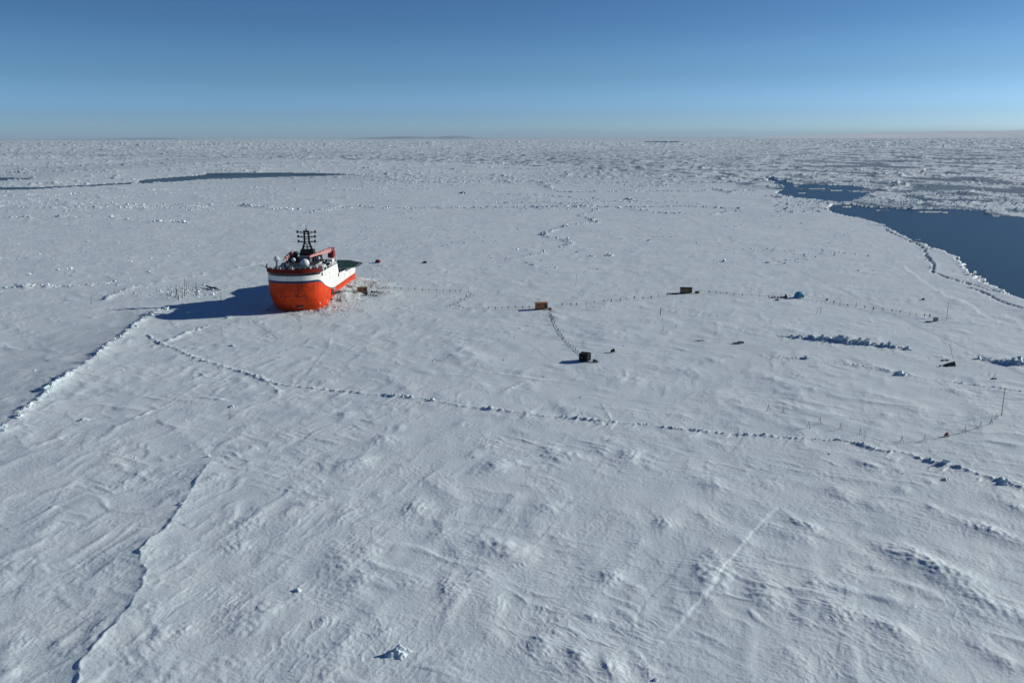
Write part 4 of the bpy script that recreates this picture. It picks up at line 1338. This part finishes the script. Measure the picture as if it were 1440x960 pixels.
heap(1098, 418.6, ((-4, 0, .8, .4), (-2.6, .2, .6, .5), (-1.2, 0, .7, .35), (.2, .1, .7, .5), (1.4, 0, .9, .6), (2.6, .2, .6, .3)), 'row of dark cases lying left of the blue tent', m_=TARP, seed=3)
heap(1092, 422.0, ((0, 0, .8, .5), (.8, .1, .6, .3)), 'small dark pile of cases in front of the row by the blue tent', m_=TARP, seed=4)
heap(1104.5, 418.2, ((0, 0, .45, 1.5), (.5, .1, .4, .8)), 'tall dark case stack close to the left side of the blue tent', m_=TARP, seed=5)
heap(523, 413, ((0, 0, .8, .6), (1.2, .3, .9, .4), (2.2, -.2, .5, .8), (3.4, .2, .6, .3)), 'scattered cases and drums right of the brown cabin', m_=DARK, seed=6)
for i_, (px_, py_, lb_) in enumerate(((478, 421, 'scatter of brown crates between the ship and the pale boardwalk'), (492, 412, 'brown drums and timber heaped on the bank behind the tan sledge'), (521, 417.5, 'low dark clutter in front of the snow mound right of the cabin'), (470, 426, 'few dark boxes near the hull under the hatch'))):
    rg = random.Random(60 + i_)
    heap(px_, py_, [(rg.uniform(-3.2, 3.2), rg.uniform(-1.6, 1.6), rg.uniform(.3, .9), rg.uniform(.2, .8)) for _ in range(9)], lb_, m_=(BROWN, mat('timber', (0.33, 0.22, 0.13), .8, vary=.3), DARK, DARK)[i_], seed=30 + i_)
heap(538, 407, ((0, 0, .6, .5), (1.5, .5, .5, .3)), 'pair of small boxes where the stake line leaves the ship', m_=GREY, seed=7)
heap(1298, 422.6, ((0, 0, .9, .6),), 'solitary black box on the ice near the bright drift', 'case', 'equipment_case', TARP, 8)
heap(1163, 421.8, ((0, 0, .7, .7),), 'lone dark case right of the blue tent', 'case', 'equipment_case', TARP, 9)
heap(1330, 506.5, ((-1.0, 0, .8, .2), (.5, .2, .9, .15)), 'low dark planks just behind the olive tarpaulin heap', 'planks', 'plank_pile', DARK, 10)
heap(1322, 514.5, ((0, 0, .4, .4),), 'tiny dark box left of the olive tarpaulin heap', 'case', 'equipment_case', DARK, 12)
heap(1396, 533.0, ((0, 0, .9, .2), (.8, 0, .5, .2)), 'flat dark bundle lying between the runway and the tall mast', 'bundle', 'gear_bundle', DARK, 13)

# tarpaulin tent-like heap
mb = MB()
mb.add([(-2.2, -.6, 0), (1.5, -.9, 0), (1.9, .9, 0), (-1.8, 1.1, 0), (-.8, .1, .9), (1.4, .1, 1.5)],
       [(0, 1, 5, 4), (1, 2, 5), (2, 3, 4, 5), (3, 0, 4)])
mb.add([(-2.6, -1.0, 0), (-1.2, -1.3, 0), (-1.6, -.3, .35)], [(0, 1, 2), (2, 1, 0)])
thing_mesh(mb, 'covered_heap', KHAKI, at(1336, 513.5), 'olive tarpaulin propped over a heap east of the runway', 'covered heap')
mb = MB().box(-1.3, 1.3, -.22, .22, 0, .18).box(-1.25, .4, -.18, .18, .18, .26)
thing_mesh(mb, 'plank_pile', DARK, at(985.5, 479.6), 'short dark stack of planks alone on the ice', 'planks', 0.08)
# upright frame
fr = empty('open_frame', at(1151, 441.6))
tag(fr, 'upright rectangular open frame standing in front of the blue tent', 'frame')
MB().beam((-.75, 0, -.1), (-.55, 0, 2.3), .1, .1).build('post', STICK, fr)
MB().beam((.75, 0, -.1), (.85, 0, 2.5), .1, .1).build('post', STICK, fr)
MB().beam((-.55, 0, 2.3), (.85, 0, 2.5), .1, .1).build('top_bar', STICK, fr)

# gangway and boards by the ship
sh = lambda u, v: (SHIP_O[0] + u * math.cos(SHIP_A) + v * math.sin(SHIP_A), SHIP_O[1] - u * math.sin(SHIP_A) + v * math.cos(SHIP_A))
gx, gy = sh(12.0, 23.5)
gw = empty('gangway', (gx, gy, 0), 0)
tag(gw, 'dark gangway sloping from the hull hatch down to the ice', 'gangway')
ex, ey = G(487, 417.5)
ez = hz(ex, ey) + .15
A, B = Vector((0, 0, 4.0)), Vector((ex - gx, ey - gy, ez))
MB().beam(A, B, .9, .10).build('walkway', STICK, gw)
for s in (-.45, .45):
    o_ = Vector((0, s, .9))
    rb = MB().tube(A + o_, B + o_, .035)
    for i in range(8):
        q = A.lerp(B, (i + .5) / 8) + Vector((0, s, 0))
        rb.tube(q, q + Vector((0, 0, .9)), .03)
    rb.build('handrail', GREY, gw)
mb = MB().box(-2.2, 2.2, -.5, .5, 0, .12).box(-2.2, 2.2, -.5, -.42, .12, .3)
thing_mesh(mb, 'boardwalk', mat('pale_boards', (0.5, 0.48, 0.45), .7), at(489.5, 417.8), 'pale board platform at the foot of the gangway', 'boardwalk')

# ------------------------------------------------------------------ stakes, tripods, cables
TR = np.random.default_rng(9)
def tripod_proto():
    r = empty('cable_tripod', (0, 0, 0))
    for k in range(3):
        a = 2 * math.pi * k / 3 + .5
        MB().tube((.55 * math.cos(a), .55 * math.sin(a), -.1), (-.08 * math.cos(a), -.08 * math.sin(a), 1.75), .035, .03, 5).build('leg', STICK, r)
    return r
def stake_mesh(h, r_, bar):
    mb = MB().tube((-.30, 0, -.2), (0, 0, h), r_, r_, 5).tube((.30, .15, -.2), (0, 0, h * 1.06), r_, r_, 5)
    if bar: mb.box(-.14, .14, -.12, .12, h * .45, h * .75)
    return mb
first_trip = None
def tripods(pts, label, group):
    global first_trip
    for px, py in pts:
        if first_trip is None:
            o = first_trip = tripod_proto()
        else:
            o = copy_tree(first_trip)
        o.location = at(px, py)
        o.rotation_euler = (0, 0, TR.uniform(0, 6))
        s = TR.uniform(.85, 1.1)
        o.scale = (s, s, s * TR.uniform(.9, 1.1))
        tag(o, label, 'tripod', group)
SM = [stake_mesh(1.35, .035, False), stake_mesh(1.5, .035, True), stake_mesh(1.2, .045, True)]
SMD = [None] * 3
def stakes(pts, label, group, sc=1.0):
    for px, py in pts:
        k = int(TR.integers(0, 3))
        if SMD[k] is None:
            o = SM[k].build('cable_stake', STICK)
            SMD[k] = o.data
        else:
            o = bpy.data.objects.new('cable_stake', SMD[k])
            col.objects.link(o)
        o.location = at(px, py)
        o.rotation_euler = (0, 0, TR.uniform(-.9, .9))
        q = sc * TR.uniform(.85, 1.15)
        o.scale = (q, q, q)
        tag(o, label, 'stake', group)
def cable(pts, label, hgt=0.25, r_=0.03, sag=.25, name='cable'):
    P = [Vector(at(*p)) + Vector((0, 0, hgt)) for p in pts]
    mb = MB()
    for a, b_ in zip(P, P[1:]):
        prev = a
        for i in range(1, 5):
            t_ = i / 4
            q = a.lerp(b_, t_)
            q.z -= sag * 4 * t_ * (1 - t_)
            mb.tube(prev, q, r_, r_, 4)
            prev = q
    o = mb.build(name, CABLE)
    return tag(o, label, 'cable')

L1 = [(539, 407.5), (547, 407.5), (555, 407.5), (564, 408), (574, 407.5), (583.5, 409.5), (594, 410), (603, 409.5), (614, 410), (623.5, 411), (632.5, 410.5), (640.5, 410.5), (647.5, 411)]
L1b = [(659, 412), (662, 415), (666, 417), (661, 418.5), (656, 420), (653, 423), (648, 425), (644, 428), (638, 430), (632.5, 431), (641, 432.5), (646, 433.5), (651, 434.5)]
L1c = [(659.5, 436), (669, 435.5), (678.7, 435.5), (687, 435.5), (696.5, 435.5), (706, 435), (714.5, 435), (725, 435), (735, 435), (744, 435)]
stakes(L1, 'crossed pair of thin stakes in the upper line running right from the ship', 'stakes in the line leaving the ship')
stakes(L1b, 'crossed pair of thin stakes in the bunched loop between ship and orange hut', 'stakes bunched in the loop')
stakes(L1c, 'crossed pair of thin stakes in the line reaching the orange hut from the left', 'stakes left of the orange hut')
cable(L1 + L1b + L1c + [(752, 435)], 'long dark cable carried on stakes from the ship round a loop to the orange hut', 1.0)
L2 = [(790.5, 431), (802.6, 430.5), (811, 430.5), (824, 429.5), (836, 427.5), (849, 426), (859.6, 425.5), (872.5, 424.5), (881, 422.8), (892, 421.5), (904, 421.3), (915.6, 420), (926, 418.8), (938, 417)]
stakes(L2, 'crossed pair of thin stakes in the line between the orange and tan huts', 'stakes between the orange and tan huts', 1.15)
cable([(773, 433)] + L2 + [(955, 413)], 'thin cable strung from the orange hut up to the tan hut', 1.0, .025)
L3 = [(984, 411.5), (997, 413), (1007, 414), (1013, 414.5), (1022, 414), (1032, 415.5), (1044, 417), (1057, 417), (1068, 418), (1081, 418.7), (1088, 418.9)]
stakes(L3, 'crossed pair of thin stakes in the line between tan hut and blue tent', 'stakes between the tan hut and the blue tent', 1.1)
cable([(978, 411)] + L3 + [(1112, 418.5)], 'dark cable strung from the tan hut to the blue tent', 1.0, .04)
L4 = [(1172.6, 427), (1181, 430), (1192, 431), (1204, 431.8), (1216, 433.6), (1228, 436.5), (1241, 438), (1254, 439), (1265.6, 441), (1279, 444.5), (1288, 446), (1299.7, 447.3), (1307, 448)]
stakes(L4, 'crossed pair of thin stakes in the line from blue tent to the far right sledge', 'stakes right of the blue tent', 1.25)
cable([(1133, 419.5), (1163, 422.5)] + L4 + [(1313, 449)], 'thin cable strung from the blue tent to the grey boxed sledge', 1.1, .022)
L5 = [(774, 441), (775.5, 446), (778, 451), (780, 456), (782.5, 461), (785, 466), (787.5, 470), (790, 474), (793, 477.5), (796, 480.5), (799, 484), (802, 487.5), (805.5, 490.5), (809, 493.5), (812.5, 497)]
stakes(L5, 'crossed pair of thin stakes in the dense line from orange hut down to black hut', 'stakes between the orange and black huts', 0.95)
cable([(772, 438)] + L5 + [(816, 500)], 'thick dark cable strung from the orange hut down to the black hut', 0.25, .055, .05)
L6 = [(1181.7, 604), (1137, 603), (1152.5, 596), (1080, 577.5), (1101, 581.5), (1209.4, 611)]
tripods(L6, 'thin three legged stand in the loose group above the long pressure ridge', 'loose tripods above the long ridge')
L7 = [(1267.8, 622.5), (1300, 621.5), (1356.7, 609), (1378, 603.5), (1393, 598), (1400.5, 590)]
tripods(L7, 'thin three legged stand in the curved line leading up to the tall mast', 'tripods in the curve below the tall mast')
cable([(1248, 623), (1267.8, 622), (1283, 624), (1300, 621), (1330, 616), (1356.7, 609), (1378, 603), (1393, 598), (1400.5, 590), (1408, 585)], 'thin cable drooping along the curved tripods to the tall mast', .5, .035, .3)
cable([(1120, 604), (1137, 603), (1152.5, 596), (1181.7, 604), (1209.4, 611), (1248, 623)], 'thin cable trailing past the loose tripods above the long ridge', .12, .018, .02)

def pole(pb, pt, r_, label, arms=(), name='pole', cat='pole', mt=MASTM, group=None):
    x, y = G(*pb)
    z0 = hz(x, y)
    tx_, ty_, tz_ = ray_z(pt[0], pt[1], y)
    r_ = r_ * 1.5
    mb = MB().tube((0, 0, -.3), (tx_ - x, 0, tz_ - z0), r_, r_ * .7, 6)
    for f, l in arms:
        c = Vector((0, 0, 0)).lerp(Vector((tx_ - x, 0, tz_ - z0)), f)
        mb.beam(c + Vector((-l, 0, 0)), c + Vector((l, 0.02, .03)), r_ * 1.1, r_ * 1.1)
    return thing_mesh(mb, name, mt, (x, y, z0), label, cat, group=group)
pole((1408, 586), (1413.5, 545.5), .06, 'tall slightly leaning mast with a crossarm at the end of the tripod curve', ((.97, .55), (1.0, .2)), 'weather_mast', 'mast')
pole((1331, 450), (1334, 425), .07, 'grey thin mast behind the grey boxed sledge on the far right', ((.98, .35), (.5, .2)), 'weather_mast', 'mast', GREY)
pole((928.5, 443.5), (929, 432), .10, 'thick short dark post below the tan hut', name='marker_post', cat='post')
pole((932, 466), (932.6, 457.5), .05, 'left one of two thin marker sticks below the dark post', name='marker_stick', cat='stick', mt=STICK)
pole((950.5, 462), (950.8, 455.5), .05, 'right one of two thin marker sticks below the dark post', name='marker_stick', cat='stick', mt=STICK)
pole((809.5, 401.5), (811, 386.5), .045, 'thin pole with pennant far behind the orange hut', ((1, .4),), 'marker_stick', 'stick', STICK)
pole((1341, 504), (1335, 484), .04, 'thin stick behind the olive tarpaulin heap', name='marker_stick', cat='stick', mt=STICK)
pole((826, 436.5), (825, 431), .05, 'small stick right of the orange hut by the vehicle track', ((1, .5),), 'marker_stick', 'stick', STICK)
# antenna field at the tip of the ship's shadow
FIELD = [(220, 412, 403.5, .06), (240.5, 417, 400, .07), (244, 413, 405, .06), (247.8, 420, 399.5, .10), (250.6, 422, 412, .10), (255, 412, 404, .05), (259.6, 418, 390.5, .08), (262, 414, 392.5, .06), (266, 412, 395, .06), (270.4, 411, 398, .05), (273, 406, 396.5, .05), (275.8, 416, 397, .12), (278, 408, 402, .05), (285, 412, 404, .07), (252, 409, 401, .05), (257, 421, 404, .05), (268, 409, 401, .05), (264.5, 407, 398.5, .05), (248.5, 415, 406, .06), (242, 412, 407, .05), (161, 415, 405, .05), (128, 428, 417, .06), (310.8, 427, 411, .07)]
FL = {220: 'short black pole standing apart left of the antenna cluster', 161: 'faint thin pole on the drift left of the antenna cluster', 128: 'lone thin pole on the smooth ice farthest left',
      310.8: 'black pole rising inside the ship shadow', 275.8: 'thickest black pole at the right side of the antenna cluster', 285: 'short dark pole at the right end of the antenna cluster',
      259.6: 'tallest black antenna pole of the cluster', 247.8: 'thick dark antenna pole with a box at the left of the cluster'}
for px, yb, yt, r_ in FIELD:
    pole((px, yb), (px - .3, yt), r_, FL.get(px, 'slim dark antenna pole among the cluster at the tip of the ship shadow'), ((.55, .35),) if r_ > .09 else (), 'antenna_pole', 'pole', group=None if px in FL else 'slim antenna poles at the shadow tip')
# fallen boom
x0_, y0_ = G(290, 405); x1_, y1_ = G(309, 410)
bz = hz(x1_, y1_)
mb = MB().beam((0, 0, .8), (x1_ - x0_, y1_ - y0_, .5), .5, .55, 0, .3, .35)
mb.beam(((x1_ - x0_) * .3, (y1_ - y0_) * .3, .4), ((x1_ - x0_) * .7, (y1_ - y0_) * .7 + .6, .9), 1.0, .6)
for i in range(5):
    f = .15 + .17 * i
    mb.tube(((x1_ - x0_) * f, (y1_ - y0_) * f, -.2), ((x1_ - x0_) * f + .1, (y1_ - y0_) * f, .8), .08, .08, 5)
thing_mesh(mb, 'fallen_boom', MASTM, (x0_, y0_, bz), 'dark fallen boom lying on the snow between the antennas and the ship shadow', 'boom')

# ------------------------------------------------------------------ far land, fog bank, haze
hn = 260
hx = np.linspace(-1.0, 0.9, hn)
HZ_, HD = [], 42000.0
mb = MB()
vs, fs = [], []
for i, t_ in enumerate(hx):
    px = 720 + F * t_ * 0.985
    e = 0
    for c, wd_, am in ((590, 60, 70), (648, 20, 95), (560, 30, 30), (235, 42, 75), (160, 60, 30), (620, 90, 30), (520, 40, 25), (60, 90, 18)):
        e += am * math.exp(-((px - c) / wd_) ** 2)
    e += 6 * math.sin(px * .11) + 5 * math.sin(px * .043 + 1)
    e = max(e, 0)
    for dy, f in ((-2500, -20), (-900, e * .65), (0, e), (1500, e * .8), (3000, -20)):
        vs.append((t_ * HD, HD + dy, f))
for i in range(hn - 1):
    for j in range(4):
        fs.append((i * 5 + j, (i + 1) * 5 + j, (i + 1) * 5 + j + 1, i * 5 + j + 1))
mb.add(vs, fs)
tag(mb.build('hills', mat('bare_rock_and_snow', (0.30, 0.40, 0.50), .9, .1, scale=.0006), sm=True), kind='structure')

fb = MB()
vs, fs = [], []
fn = 200
for i in range(fn):
    t_ = 0.28 + 0.75 * i / (fn - 1)
    h = 275 * float(smooth(0.16, 0.60, np.array(t_))) * float(smooth(.28, .36, np.array(t_))) * (1 + .04 * math.sin(i * .9) + .05 * math.sin(i * .31))
    D_ = 36000
    for a_ in range(7):
        th = math.pi * a_ / 6
        vs.append((t_ * D_, D_ - 5500 * math.cos(th), -6 + h * math.sin(th)))
for i in range(fn - 1):
    for j in range(6):
        fs.append((i * 7 + j, (i + 1) * 7 + j, (i + 1) * 7 + j + 1, i * 7 + j + 1))
fb.add(vs, fs)
tag(fb.build('fog_bank', mat('fog_white', (0.97, 0.98, 0.98), 1.0, 0.0, vary=.01, scale=.001), sm=True), kind='structure')

hb = MB()
hb.box(-90000, 90000, -3600, 70000, -60.0, 420.0)
hvm = bpy.data.materials.new('polar_haze')
hvm.use_nodes = True
t = hvm.node_tree
t.nodes.clear()
ou = t.nodes.new('ShaderNodeOutputMaterial')
pv = t.nodes.new('ShaderNodeVolumePrincipled')
pv.inputs['Color'].default_value = (0.70, 0.87, 1.0, 1)
pv.inputs['Density'].default_value = 1.3e-5
pv.inputs['Anisotropy'].default_value = 0.0
t.links.new(pv.outputs[0], ou.inputs['Volume'])
tag(hb.build('haze', hvm), kind='stuff', label='thin pale haze lying over the far ice', cat='haze')
